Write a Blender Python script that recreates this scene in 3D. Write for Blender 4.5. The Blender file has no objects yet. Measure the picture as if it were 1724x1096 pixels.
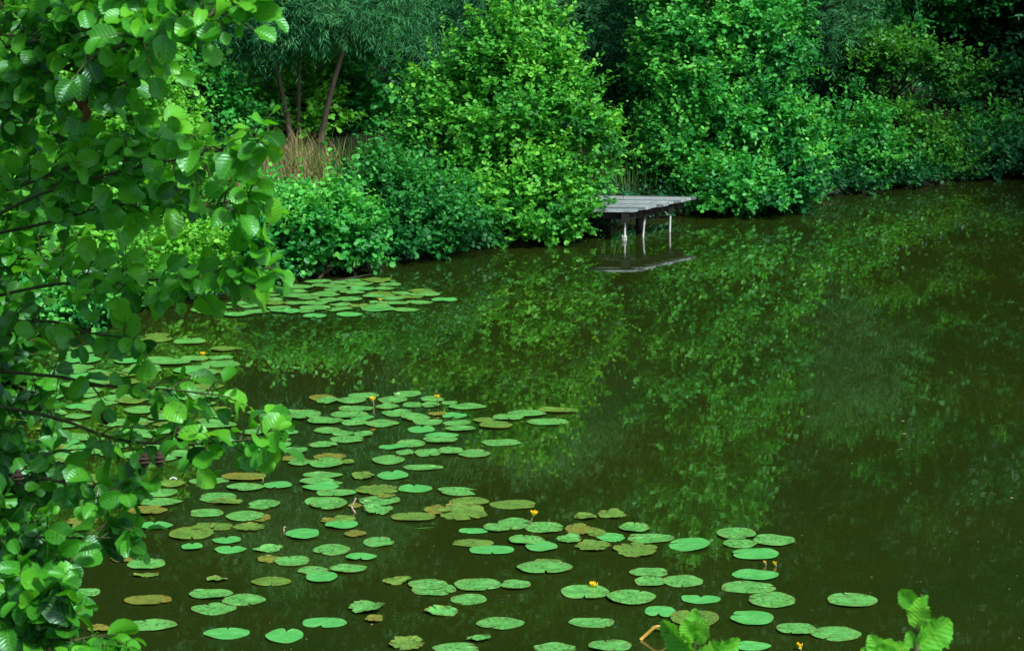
import bpy, math, random
import numpy as np
from mathutils import Vector

rng = np.random.default_rng(7)
random.seed(7)
scn = bpy.context.scene
col = scn.collection

# ------------------------------------------------------------------ camera
H = 5.0
F = 4600.0
W0, H0 = 1724.0, 1096.0
PITCH = math.radians(9.75)
cp, sp = math.cos(PITCH), math.sin(PITCH)
CAM = np.array([0.0, 0.0, H])

def ray(u, v):
    a, b = (u - W0 / 2) / F, -(v - H0 / 2) / F
    return np.array([a, cp + b * sp, -sp + b * cp])

def at(u, v, Y):
    d = ray(u, v)
    return CAM + d * (Y / d[1])

def gp(u, v, z=0.0):
    d = ray(u, v)
    return CAM + d * ((z - H) / d[2])

cam_d = bpy.data.cameras.new('camera')
cam_d.sensor_width = 36.0
cam_d.lens = F / W0 * 36.0
cam_d.clip_end = 2000
cam_d.dof.use_dof = True
cam_d.dof.focus_distance = 24.0
cam_d.dof.aperture_fstop = 20.0
cam = bpy.data.objects.new('camera', cam_d)
cam.location = CAM
cam.rotation_euler = (math.radians(90) - PITCH, 0, 0)
col.objects.link(cam)
scn.camera = cam
scn.view_settings.view_transform = 'Standard'
scn.view_settings.look = 'None'
scn.view_settings.exposure = 0
scn.render.engine = 'CYCLES'
scn.cycles.max_bounces = 6
scn.cycles.transparent_max_bounces = 4
scn.cycles.transmission_bounces = 4
scn.cycles.sample_clamp_indirect = 4

# ------------------------------------------------------------------ light
SUN_EL, SUN_AZ = 52.0, 134.0            # azimuth clockwise from +Y (the view direction)
wd = bpy.data.worlds.new('World')
scn.world = wd
wd.use_nodes = True
nt = wd.node_tree
bg = nt.nodes['Background']
sky = nt.nodes.new('ShaderNodeTexSky')
sky.sky_type = 'NISHITA'
sky.sun_disc = False
sky.sun_elevation = math.radians(SUN_EL)
sky.sun_rotation = math.radians(SUN_AZ)
sky.air_density = 1.0
sky.dust_density = 2.5
nt.links.new(sky.outputs[0], bg.inputs[0])
bg.inputs[1].default_value = 0.15
sl = bpy.data.lights.new('sun', 'SUN')
sl.energy = 5.0
sl.angle = math.radians(9)
sl.color = (1.0, 0.96, 0.86)
so = bpy.data.objects.new('sun', sl)
e, a_ = math.radians(SUN_EL), math.radians(SUN_AZ)
sdir = Vector((math.sin(a_) * math.cos(e), math.cos(a_) * math.cos(e), math.sin(e)))
so.rotation_euler = sdir.to_track_quat('Z', 'Y').to_euler()
so.location = (12, -10, 30)
col.objects.link(so)

# ------------------------------------------------------------------ helpers
def tag(o, label=None, cat=None, group=None, kind=None):
    if label: o['label'] = label
    if cat: o['category'] = cat
    if group: o['group'] = group
    if kind: o['kind'] = kind
    return o

def empty(name, loc):
    o = bpy.data.objects.new(name, None)
    o.empty_display_size = 0.1
    o.location = loc
    col.objects.link(o)
    return o

def link_mesh(name, me, mat, parent=None):
    o = bpy.data.objects.new(name, me)
    if mat is not None and len(me.materials) == 0:
        for m in (mat if isinstance(mat, (list, tuple)) else [mat]):
            me.materials.append(m)
    col.objects.link(o)
    if parent is not None:
        o.parent = parent
    return o

def mesh_np(name, verts, faces_flat, nper, attrs=None, smooth=False):
    """verts (n,3); faces_flat (m,nper) ints"""
    me = bpy.data.meshes.new(name)
    n, m = len(verts), len(faces_flat)
    me.vertices.add(n)
    me.vertices.foreach_set('co', np.ascontiguousarray(verts, dtype=np.float32).ravel())
    me.loops.add(m * nper)
    me.loops.foreach_set('vertex_index', np.ascontiguousarray(faces_flat, dtype=np.int32).ravel())
    me.polygons.add(m)
    me.polygons.foreach_set('loop_start', np.arange(0, m * nper, nper, dtype=np.int32))
    me.polygons.foreach_set('loop_total', np.full(m, nper, dtype=np.int32))
    if smooth:
        me.polygons.foreach_set('use_smooth', np.ones(m, dtype=bool))
    for k, (typ, arr) in (attrs or {}).items():
        at_ = me.attributes.new(k, typ, 'POINT')
        at_.data.foreach_set('value' if typ == 'FLOAT' else 'vector', np.ascontiguousarray(arr, dtype=np.float32).ravel())
    me.update()
    me.validate()
    return me

def norm(a):
    return a / np.maximum(np.linalg.norm(a, axis=-1, keepdims=True), 1e-9)

class Tubes:
    """tapered round tubes along polylines, gathered into one mesh"""
    def __init__(s): s.v, s.f, s.n = [], [], 0
    def add(s, pts, r0, r1, seg=7, radii=None):
        pts = np.asarray(pts, float)
        k = len(pts)
        rad = np.linspace(r0, r1, k) if radii is None else np.asarray(radii)
        tang = norm(np.gradient(pts, axis=0))
        ref = np.array([0.31, 0.17, 0.93]) if abs(tang[0][2]) < .8 else np.array([0.9, 0.3, 0.1])
        a = norm(np.cross(tang, ref)); b = np.cross(tang, a)
        ang = np.linspace(0, 2 * np.pi, seg, endpoint=False)
        ring = (a[:, None] * np.cos(ang)[None, :, None] + b[:, None] * np.sin(ang)[None, :, None]) * rad[:, None, None]
        s.v.append((pts[:, None] + ring).reshape(-1, 3))
        for i in range(k - 1):
            for j in range(seg):
                j2 = (j + 1) % seg
                s.f.append((s.n + i * seg + j, s.n + i * seg + j2, s.n + (i + 1) * seg + j2, s.n + (i + 1) * seg + j))
        s.n += k * seg
        # closed ends
        for i0 in (0, k - 1):
            c = len(pts) and pts[i0]
            s.v.append(np.array([c])); ci = s.n; s.n += 1
            base = ci - k * seg - (0 if i0 == 0 else 1) + i0 * seg
            for j in range(0, seg):
                j2 = (j + 1) % seg
                s.f.append((base + j, base + j2, ci, ci))
    def build(s, name, mat, parent=None, smooth=True):
        me = bpy.data.meshes.new(name)
        fs = [f if f[2] != f[3] else f[:3] for f in s.f]
        me.from_pydata(np.concatenate(s.v).tolist(), [], fs)
        if smooth:
            me.polygons.foreach_set('use_smooth', np.ones(len(me.polygons), dtype=bool))
        me.update()
        return link_mesh(name, me, mat, parent)

def smooth_path(ctrl, n):
    """Catmull-Rom through the control points"""
    P = np.asarray(ctrl, float)
    P = np.vstack([2 * P[0] - P[1], P, 2 * P[-1] - P[-2]])
    out = []
    segs = len(P) - 3
    for t in np.linspace(0, segs - 1e-6, n):
        i = int(t); x = t - i
        p0, p1, p2, p3 = P[i:i + 4]
        out.append(.5 * (2 * p1 + (p2 - p0) * x + (2 * p0 - 5 * p1 + 4 * p2 - p3) * x * x + (3 * p1 - p0 - 3 * p2 + p3) * x ** 3))
    return np.array(out)

# ------------------------------------------------------------------ materials
def newmat(name):
    m = bpy.data.materials.new(name)
    m.use_nodes = True
    t = m.node_tree
    return m, t, t.nodes['Principled BSDF'], t.nodes['Material Output']

def ramp(t, fac, stops):
    r = t.nodes.new('ShaderNodeValToRGB')
    while len(r.color_ramp.elements) < len(stops): r.color_ramp.elements.new(0.5)
    for el, (p, c) in zip(r.color_ramp.elements, stops):
        el.position = p
        el.color = (*c, 1)
    t.links.new(fac, r.inputs[0])
    return r.outputs[0]

def noise(t, vec, scale, detail=3, rough=.6):
    n = t.nodes.new('ShaderNodeTexNoise')
    n.inputs['Scale'].default_value = scale
    n.inputs['Detail'].default_value = detail
    n.inputs['Roughness'].default_value = rough
    if vec is not None: t.links.new(vec, n.inputs['Vector'])
    return n.outputs['Fac']

def math_n(t, op, a, b=None):
    n = t.nodes.new('ShaderNodeMath'); n.operation = op
    for i, x in enumerate((a, b)):
        if x is None: continue
        if isinstance(x, (int, float)): n.inputs[i].default_value = x
        else: t.links.new(x, n.inputs[i])
    return n.outputs[0]

def mixc(t, fac, a, b, mode='MIX'):
    n = t.nodes.new('ShaderNodeMix'); n.data_type = 'RGBA'; n.blend_type = mode
    for i, x in ((0, fac), (6, a), (7, b)):
        if isinstance(x, (int, float)): n.inputs[i].default_value = x
        elif isinstance(x, tuple): n.inputs[i].default_value = (*x, 1)
        else: t.links.new(x, n.inputs[i])
    return n.outputs[2]

def bump(t, height, strength, dist, bsdf):
    b = t.nodes.new('ShaderNodeBump')
    b.inputs['Strength'].default_value = strength
    b.inputs['Distance'].default_value = dist
    t.links.new(height, b.inputs['Height'])
    t.links.new(b.outputs[0], bsdf.inputs['Normal'])

def leaf_mat(name, dark, mid, light, rough=.45, transl=.35, spec=.45, veins=False):
    m, t, p, out = newmat(name)
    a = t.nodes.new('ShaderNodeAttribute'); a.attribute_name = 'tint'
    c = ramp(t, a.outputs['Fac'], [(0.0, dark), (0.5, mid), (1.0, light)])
    p.inputs['Roughness'].default_value = rough
    p.inputs['Specular IOR Level'].default_value = spec
    p.inputs['Specular Tint'].default_value = (.62, 1.0, .95, 1) if veins else (.60, 1.0, .72, 1)  # sheen tinted teal to stand in for bluish sky light on the leaves
    if veins:
        uv = t.nodes.new('ShaderNodeAttribute'); uv.attribute_name = 'leafuv'
        sx = t.nodes.new('ShaderNodeSeparateXYZ'); t.links.new(uv.outputs['Vector'], sx.inputs[0])
        ax = math_n(t, 'ABSOLUTE', sx.outputs[0])
        ph = math_n(t, 'SUBTRACT', sx.outputs[1], math_n(t, 'MULTIPLY', ax, 0.35))
        wv = math_n(t, 'SINE', math_n(t, 'MULTIPLY', ph, 46.0))
        mid_ = math_n(t, 'LESS_THAN', ax, 0.045)
        rid = math_n(t, 'POWER', math_n(t, 'ADD', math_n(t, 'MULTIPLY', wv, .5), .5), 6.0)
        vein = math_n(t, 'MAXIMUM', mid_, math_n(t, 'MULTIPLY', rid, .45))
        geo = t.nodes.new('ShaderNodeNewGeometry')
        sp_ = noise(t, geo.outputs['Position'], 60, 3)
        spots = math_n(t, 'GREATER_THAN', sp_, 0.635)
        c = mixc(t, math_n(t, 'MULTIPLY', vein, .30), c, (light[0] * 1.5, light[1] * 1.25, light[2] * 1.3))
        c = mixc(t, math_n(t, 'MULTIPLY', spots, .5), c, (.05, .035, .01))
        hgt = math_n(t, 'ADD', math_n(t, 'MULTIPLY', wv, -.5), math_n(t, 'MULTIPLY', sp_, .6))
        bump(t, hgt, .22, .003, p)
    t.links.new(c, p.inputs['Base Color'])
    tr = t.nodes.new('ShaderNodeBsdfTranslucent')
    tc = mixc(t, 1.0, c, (1.5, 1.35, 0.5), 'MULTIPLY')
    t.links.new(tc, tr.inputs[0])
    mx = t.nodes.new('ShaderNodeMixShader'); mx.inputs[0].default_value = transl
    t.links.new(p.outputs[0], mx.inputs[1]); t.links.new(tr.outputs[0], mx.inputs[2])
    t.links.new(mx.outputs[0], out.inputs[0])
    return m

def bark_mat(name, a, b, scale=9):
    m, t, p, out = newmat(name)
    tc = t.nodes.new('ShaderNodeTexCoord')
    mp = t.nodes.new('ShaderNodeMapping'); mp.inputs['Scale'].default_value = (1, 1, .22)
    t.links.new(tc.outputs['Object'], mp.inputs[0])
    n = noise(t, mp.outputs[0], scale * 4, 5, .7)
    t.links.new(ramp(t, n, [(.3, a), (.7, b)]), p.inputs['Base Color'])
    p.inputs['Roughness'].default_value = .85
    bump(t, n, .7, .012, p)
    return m

M = {}
M['alder_leaf'] = leaf_mat('alder_leaf', (.008, .100, .024), (.030, .290, .050), (.095, .470, .070))
M['bright_leaf'] = leaf_mat('bright_leaf', (.008, .115, .032), (.046, .385, .066), (.165, .620, .100))
M['crown_leaf'] = leaf_mat('crown_leaf', (.010, .115, .020), (.066, .400, .042), (.210, .640, .066))
M['lime_leaf'] = leaf_mat('lime_leaf', (.035, .200, .018), (.110, .460, .040), (.220, .620, .065))
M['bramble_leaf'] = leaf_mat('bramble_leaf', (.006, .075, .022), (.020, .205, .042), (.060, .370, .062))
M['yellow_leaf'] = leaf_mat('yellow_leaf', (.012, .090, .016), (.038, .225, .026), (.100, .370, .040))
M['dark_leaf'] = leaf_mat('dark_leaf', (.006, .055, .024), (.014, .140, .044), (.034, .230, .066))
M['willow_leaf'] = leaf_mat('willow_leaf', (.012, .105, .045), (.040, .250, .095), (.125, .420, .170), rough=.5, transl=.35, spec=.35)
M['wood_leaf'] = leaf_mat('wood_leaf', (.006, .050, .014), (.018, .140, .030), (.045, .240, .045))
M['near_leaf'] = leaf_mat('near_leaf', (.010, .100, .012), (.062, .375, .024), (.165, .620, .036), rough=.34, transl=.45, spec=.7, veins=True)
M['shoot_leaf'] = leaf_mat('shoot_leaf', (.060, .320, .026), (.120, .540, .040), (.210, .680, .055), rough=.40, transl=.4, spec=.45, veins=True)
M['bark'] = bark_mat('bark', (.020, .016, .010), (.070, .055, .038))
M['willow_bark'] = bark_mat('willow_bark', (.050, .044, .030), (.125, .108, .075))
M['twig'] = bark_mat('twig', (.030, .045, .012), (.085, .110, .030))
M['cone'] = bark_mat('cone', (.016, .012, .006), (.055, .036, .018))
M['dry_grass'] = leaf_mat('dry_grass', (.18, .16, .075), (.32, .28, .14), (.48, .42, .24), rough=.7, transl=.25, spec=.2)
M['green_grass'] = leaf_mat('green_grass', (.030, .12, .020), (.055, .19, .030), (.10, .27, .045), rough=.5, transl=.3, spec=.3)
M['dead_leaf'] = leaf_mat('dead_leaf', (.09, .040, .015), (.16, .075, .028), (.24, .13, .05), rough=.6, transl=.2, spec=.25)

def simple_mat(name, c1, c2, scale, rough=.6, spec=.4, bmp=.2, stretch=(1, 1, 1)):
    m, t, p, out = newmat(name)
    tc = t.nodes.new('ShaderNodeTexCoord')
    mp = t.nodes.new('ShaderNodeMapping'); mp.inputs['Scale'].default_value = stretch
    t.links.new(tc.outputs['Object'], mp.inputs[0])
    n = noise(t, mp.outputs[0], scale, 5, .65)
    t.links.new(ramp(t, n, [(.3, c1), (.7, c2)]), p.inputs['Base Color'])
    p.inputs['Roughness'].default_value = rough
    p.inputs['Specular IOR Level'].default_value = spec
    bump(t, n, bmp, .01, p)
    return m
M['deck'] = simple_mat('weathered_deck', (.060, .085, .100), (.44, .55, .61), 7, .6, .4, .5, (1.5, 14, 1))
M['deck_dark'] = simple_mat('weathered_deck_dark', (.035, .048, .055), (.20, .25, .27), 7, .6, .4, .5, (1.5, 14, 1))
M['deck_pale'] = simple_mat('weathered_deck_pale', (.10, .125, .135), (.56, .64, .67), 7, .6, .4, .5, (1.5, 14, 1))
M['beam'] = simple_mat('dark_beam', (.007, .008, .008), (.022, .024, .024), 8, .8, .3, .4)
M['white_post'] = simple_mat('white_post', (.34, .38, .38), (.74, .78, .78), 26, .5, .4, .2, (1, 1, .35))
M['petal'] = simple_mat('petal', (.80, .48, .010), (.92, .62, .015), 30, .4, .4, .05)
M['flower_stalk'] = simple_mat('flower_stalk', (.10, .14, .04), (.24, .25, .13), 20, .5, .4, .1)
M['pale_stalk'] = simple_mat('pale_stalk', (.42, .30, .24), (.62, .48, .40), 20, .5, .4, .1)
M['yellow_stalk'] = simple_mat('yellow_stalk', (.34, .22, .03), (.50, .34, .06), 20, .5, .4, .1)

def pad_mat(name, base, base2, edge, spot, spot_amt, rough=.33, edge_amt=.3):
    m, t, p, out = newmat(name)
    tc = t.nodes.new('ShaderNodeTexCoord')
    oi = t.nodes.new('ShaderNodeObjectInfo')
    a = t.nodes.new('ShaderNodeAttribute'); a.attribute_name = 'rim'
    # offset the pattern per pad so no two look alike
    cx = t.nodes.new('ShaderNodeCombineXYZ')
    t.links.new(math_n(t, 'MULTIPLY', oi.outputs['Random'], 40.0), cx.inputs[0])
    t.links.new(math_n(t, 'MULTIPLY', oi.outputs['Random'], 17.0), cx.inputs[1])
    va = t.nodes.new('ShaderNodeVectorMath'); va.operation = 'ADD'
    t.links.new(tc.outputs['Object'], va.inputs[0]); t.links.new(cx.outputs[0], va.inputs[1])
    v = va.outputs[0]
    n1 = noise(t, v, 7, 4)
    c = mixc(t, ramp(t, n1, [(.35, (0, 0, 0)), (.65, (1, 1, 1))]), base, base2)
    c = mixc(t, math_n(t, 'MULTIPLY', oi.outputs['Random'], .35), c, (base2[0] * .7, base2[1] * .8, base2[2] * .8))
    # rim browning broken by noise
    n2 = noise(t, v, 16, 3)
    r = math_n(t, 'MULTIPLY', math_n(t, 'POWER', a.outputs['Fac'], 5.0), ramp(t, n2, [(.48, (0, 0, 0)), (.60, (1, 1, 1))]))
    c = mixc(t, math_n(t, 'MULTIPLY', r, edge_amt), c, edge)
    # specks
    n3 = noise(t, v, 42, 4, .75)
    s = ramp(t, n3, [(.49, (0, 0, 0)), (.55, (1, 1, 1))])
    n4 = ramp(t, noise(t, v, 8, 2), [(.30, (0, 0, 0)), (.58, (1, 1, 1))])
    c = mixc(t, math_n(t, 'MULTIPLY', math_n(t, 'MULTIPLY', s, n4), spot_amt), c, spot)
    t.links.new(c, p.inputs['Base Color'])
    p.inputs['Roughness'].default_value = rough
    p.inputs['Specular IOR Level'].default_value = .5
    bump(t, math_n(t, 'ADD', n1, math_n(t, 'MULTIPLY', n3, .25)), .35, .012, p)
    return m
M['b'] = pad_mat('pad_bright', (.070, .430, .085), (.115, .500, .120), (.20, .26, .03), (.03, .10, .015), .40, .30, .35)
M['g'] = pad_mat('pad_green', (.092, .385, .068), (.145, .480, .110), (.22, .19, .03), (.022, .060, .010), .85, .34, .85)
M['o'] = pad_mat('pad_olive', (.090, .240, .026), (.155, .320, .042), (.26, .16, .02), (.030, .04, .006), .85, .40, .75)
M['y'] = pad_mat('pad_browned', (.11, .25, .024), (.22, .215, .020), (.20, .09, .012), (.07, .04, .008), .90, .45, .9)

# terrain
def terrain_material():
    m, t, p, out = newmat('bank_soil')
    g = t.nodes.new('ShaderNodeNewGeometry')
    n = noise(t, g.outputs['Position'], .9, 6, .65)
    n2 = noise(t, g.outputs['Position'], 14, 4, .65)
    c = ramp(t, n, [(.35, (.007, .006, .004)), (.55, (.009, .018, .006)), (.75, (.007, .022, .006))])
    c = mixc(t, math_n(t, 'MULTIPLY', n2, .5), c, (.010, .010, .005))
    t.links.new(c, p.inputs['Base Color'])
    p.inputs['Roughness'].default_value = .95
    p.inputs['Specular IOR Level'].default_value = .15
    bump(t, n2, .8, .05, p)
    return m
M['soil'] = terrain_material()

def water_material():
    m, t, p, out = newmat('pond_water')
    g = t.nodes.new('ShaderNodeNewGeometry')
    pos = g.outputs['Position']
    n = noise(t, pos, .35, 4)
    c = ramp(t, n, [(.3, (.0130, .0310, .0042)), (.7, (.0215, .0340, .0042))])
    # drowned weed strands showing faintly through the murk
    mp = t.nodes.new('ShaderNodeMapping'); mp.inputs['Scale'].default_value = (9, 1.6, 1); mp.inputs['Rotation'].default_value = (0, 0, .5)
    t.links.new(pos, mp.inputs[0])
    w = noise(t, mp.outputs[0], 4.5, 4, .75)
    mp2 = t.nodes.new('ShaderNodeMapping'); mp2.inputs['Scale'].default_value = (10, 1.8, 1); mp2.inputs['Rotation'].default_value = (0, 0, -.7)
    t.links.new(pos, mp2.inputs[0])
    w2 = noise(t, mp2.outputs[0], 4.0, 4, .75)
    st = ramp(t, math_n(t, 'MAXIMUM', w, w2), [(.60, (0, 0, 0)), (.78, (1, 1, 1))])
    patch = ramp(t, noise(t, pos, .55, 3), [(.42, (0, 0, 0)), (.62, (1, 1, 1))])
    c = mixc(t, math_n(t, 'MULTIPLY', math_n(t, 'MULTIPLY', st, patch), .55), c, (.028, .062, .024))
    t.links.new(c, p.inputs['Base Color'])
    p.inputs['Roughness'].default_value = .008
    p.inputs['IOR'].default_value = 1.80
    mp3 = t.nodes.new('ShaderNodeMapping'); mp3.inputs['Scale'].default_value = (1, 1.5, 1)
    t.links.new(pos, mp3.inputs[0])
    r1 = noise(t, mp3.outputs[0], 5.0, 3, .55)
    r2 = noise(t, mp3.outputs[0], .7, 2, .5)
    h = math_n(t, 'ADD', math_n(t, 'MULTIPLY', r1, .22), r2)
    bump(t, h, .035, .016, p)
    return m
M['water'] = water_material()

# ------------------------------------------------------------------ the setting: ground and pond
shore_far = [(-14, 15), (-13, 22), (-9.5, 27.5), (-6.5, 29.3)] + \
    [tuple(gp(u, v)[:2]) for u, v in ((235, 517), (330, 508), (440, 484), (560, 462), (640, 448), (780, 424), (900, 412), (980, 398))] + \
    [(1.3, 37.2), (2.2, 38.0), (3.2, 38.9), (4.4, 40.1), (5.8, 41.3), (7.0, 42.3), (8.6, 43.4), (11, 44.3)]
shore = np.array(shore_far + [(11.8, 40), (11.6, 35), (12, 28), (13, 20), (12, 14), (6, 12.7), (-6, 12.6)])

def shore_dist(x, y):
    """signed distance to the pond edge, positive on land"""
    P = np.stack([x, y], -1)
    A, B = shore, np.roll(shore, -1, 0)
    best = np.full(x.shape, 1e9)
    ins = np.zeros(x.shape, bool)
    for a, b in zip(A, B):
        ab = b - a
        t_ = np.clip(((P - a) @ ab) / (ab @ ab), 0, 1)
        best = np.minimum(best, np.linalg.norm(P - a - t_[..., None] * ab, axis=-1))
        c = (a[1] > y) != (b[1] > y)
        with np.errstate(divide='ignore', invalid='ignore'):
            xi = a[0] + (y - a[1]) / (b[1] - a[1]) * (b[0] - a[0])
        ins ^= c & (x < xi)
    return np.where(ins, -best, best)

def ground_z(x, y):
    x, y = np.atleast_1d(np.asarray(x, float)), np.atleast_1d(np.asarray(y, float))
    d = shore_dist(x, y)
    wob = .10 * np.sin(x * 1.7 + y * .6) * np.sin(y * 1.3 - x * .4) + .05 * np.sin(x * 4.1) * np.sin(y * 3.7)
    land = .10 + .24 * np.minimum(d, 4) + .07 * np.clip(d - 4, 0, 60) + wob * np.clip(d / 1.5, 0, 1)
    near = np.clip((12.6 - y) / 4, 0, 1)          # the bank the photographer stands on is steeper
    land2 = .06 + .275 * np.minimum(d, 12.5) + .04 * np.clip(d - 12.5, 0, 40) + wob * .5 * np.clip(d, 0, 1)
    land = land * (1 - near) + land2 * near
    return np.where(d > 0, land, np.maximum(-.05 + .8 * d, -.9))

def gz(x, y): return float(ground_z(x, y)[0])

def axis(lo, hi, step, far, k):
    mid = np.arange(lo, hi + 1e-6, step)
    out = step * np.cumsum(1.28 ** np.arange(1, k))
    out = out * (far / out[-1])
    return np.concatenate([(lo - out)[::-1], mid, hi + out])
gx, gy = axis(-18, 20, .32, 500, 20), axis(-4, 62, .32, 500, 20)
X, Y = np.meshgrid(gx, gy)
Z = ground_z(X.ravel(), Y.ravel())
gv = np.stack([X.ravel(), Y.ravel(), Z], -1)
nx, ny = len(gx), len(gy)
ii, jj = np.meshgrid(np.arange(nx - 1), np.arange(ny - 1))
q = (jj * nx + ii).ravel()
gf = np.stack([q, q + 1, q + nx + 1, q + nx], -1)
tag(link_mesh('ground', mesh_np('ground', gv, gf, 4, smooth=True), M['soil']), kind='structure')

ws = shore + norm(shore - np.array([1.0, 27.0])) * .9
me = bpy.data.meshes.new('pond_water')
me.from_pydata([(x, y, 0) for x, y in ws], [], [list(range(len(ws)))[::-1]])
if True:
    me.update()
    if me.polygons[0].normal.z < 0: me.flip_normals()
tag(link_mesh('pond_water', me, M['water']), kind='structure')

# ------------------------------------------------------------------ foliage
ROUND_V = np.array([(0, 0, 0), (-.40, .28, .10), (-.43, .72, .08), (0, 1.0, -.06), (.43, .72, .08), (.40, .28, .10)])
ROUND_F = np.array([(0, 3, 2, 1), (0, 5, 4, 3)])
WIL_V = np.array([(0, 0, 0), (-.085, .40, .03), (0, 1.0, -.12), (.085, .40, .03)])
WIL_F = np.array([(0, 2, 1), (0, 3, 2)])
OVAL_V = np.array([(0, 0, 0), (-.26, .30, .07), (-.24, .68, .05), (0, 1.0, -.08), (.24, .68, .05), (.26, .30, .07)])

def near_template():
    ts = [0, .10, .28, .50, .70, .86, .96]
    hw = [.02, .18, .33, .42, .42, .33, .15]
    vs, uv = [], []
    for t_, h_ in zip(ts, hw):
        for c in (-1, -.5, 0, .5, 1):
            notch = -.05 * (1 - abs(c)) if t_ > .9 else 0
            vs.append((c * h_, t_ + notch + (.03 * (abs(c) == .5) if t_ > .9 else 0), .40 * abs(c) * h_))
            uv.append((c * h_ / .46, t_, 0))
    fs = []
    for i in range(len(ts) - 1):
        for j in range(4):
            a = i * 5 + j
            fs.append((a, a + 1, a + 6, a + 5))
    return np.array(vs), np.array(fs), np.array(uv)
NEAR_V, NEAR_F, NEAR_UV = near_template()

def shoot_template():
    vs, uv, n = [], [], 30
    for i in range(n + 1):
        t_ = i / n
        h_ = .40 * max(.03, math.sin(math.pi * min(1, (t_ * .93 + .03) ** .88)) ** .75) * (1 + .05 * (i % 3 - 1))
        for c in (-1, -.66, -.33, 0, .33, .66, 1):
            ph = (t_ - .35 * abs(c) * h_ / .46) * 46
            vs.append((c * h_, t_ + .10 * abs(c) * h_, .30 * abs(c) * h_ - .006 * math.sin(ph) * (abs(c) > 0)))
            uv.append((c * h_ / .46, t_, 0))
    fs = [(i * 7 + j, i * 7 + j + 1, i * 7 + j + 8, i * 7 + j + 7) for i in range(n) for j in range(6)]
    return np.array(vs), np.array(fs), np.array(uv)
SHOOT_V, SHOOT_F, SHOOT_UV = shoot_template()

def leaves(name, P, A, N, S, tint, template, faces, mat, parent=None, curl=0.0, uv=None):
    """one mesh of many leaves: stem points P, axes A, normals N, lengths S"""
    A = norm(A)
    N = norm(N - (N * A).sum(-1, keepdims=True) * A)
    B = np.cross(A, N)
    T = np.repeat(template[None], len(P), 0).copy()
    if curl:
        cu = rng.normal(0, 1, (len(P), 1)) * curl
        T[:, :, 2] += -(T[:, :, 1] ** 2) * (curl * 1.2 + cu * .7) + rng.normal(0, .35 * curl, (len(P), 1)) * T[:, :, 0]
        T[:, :, 2] += .035 * np.sin(T[:, :, 1] * 14 + rng.uniform(0, 6, (len(P), 1))) * np.abs(T[:, :, 0]) * 2
        T[:, :, 0] *= rng.uniform(.82, 1.12, (len(P), 1))
        edge = (np.abs(template[:, 0]) > .15)[None, :]
        T[:, :, 0] *= 1 + edge * rng.uniform(-.15, .13, T.shape[:2])
    else:
        T[:, :, 0] *= rng.uniform(.55, 1.05, (len(P), 1))
    T *= S[:, None, None]
    V = P[:, None] + T[..., 0:1] * B[:, None] + T[..., 1:2] * A[:, None] + T[..., 2:3] * N[:, None]
    k = len(template)
    Fc = (faces[None] + (np.arange(len(P)) * k)[:, None, None]).reshape(-1, faces.shape[1])
    at_ = {'tint': ('FLOAT', np.repeat(np.clip(tint, 0, 1), k))}
    if uv is not None: at_['leafuv'] = ('FLOAT_VECTOR', np.tile(uv, (len(P), 1)))
    me = mesh_np(name, V.reshape(-1, 3), Fc, faces.shape[1], at_, smooth=uv is not None)
    return link_mesh(name, me, mat, parent)

UP = np.array([0, 0, 1.0])

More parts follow.
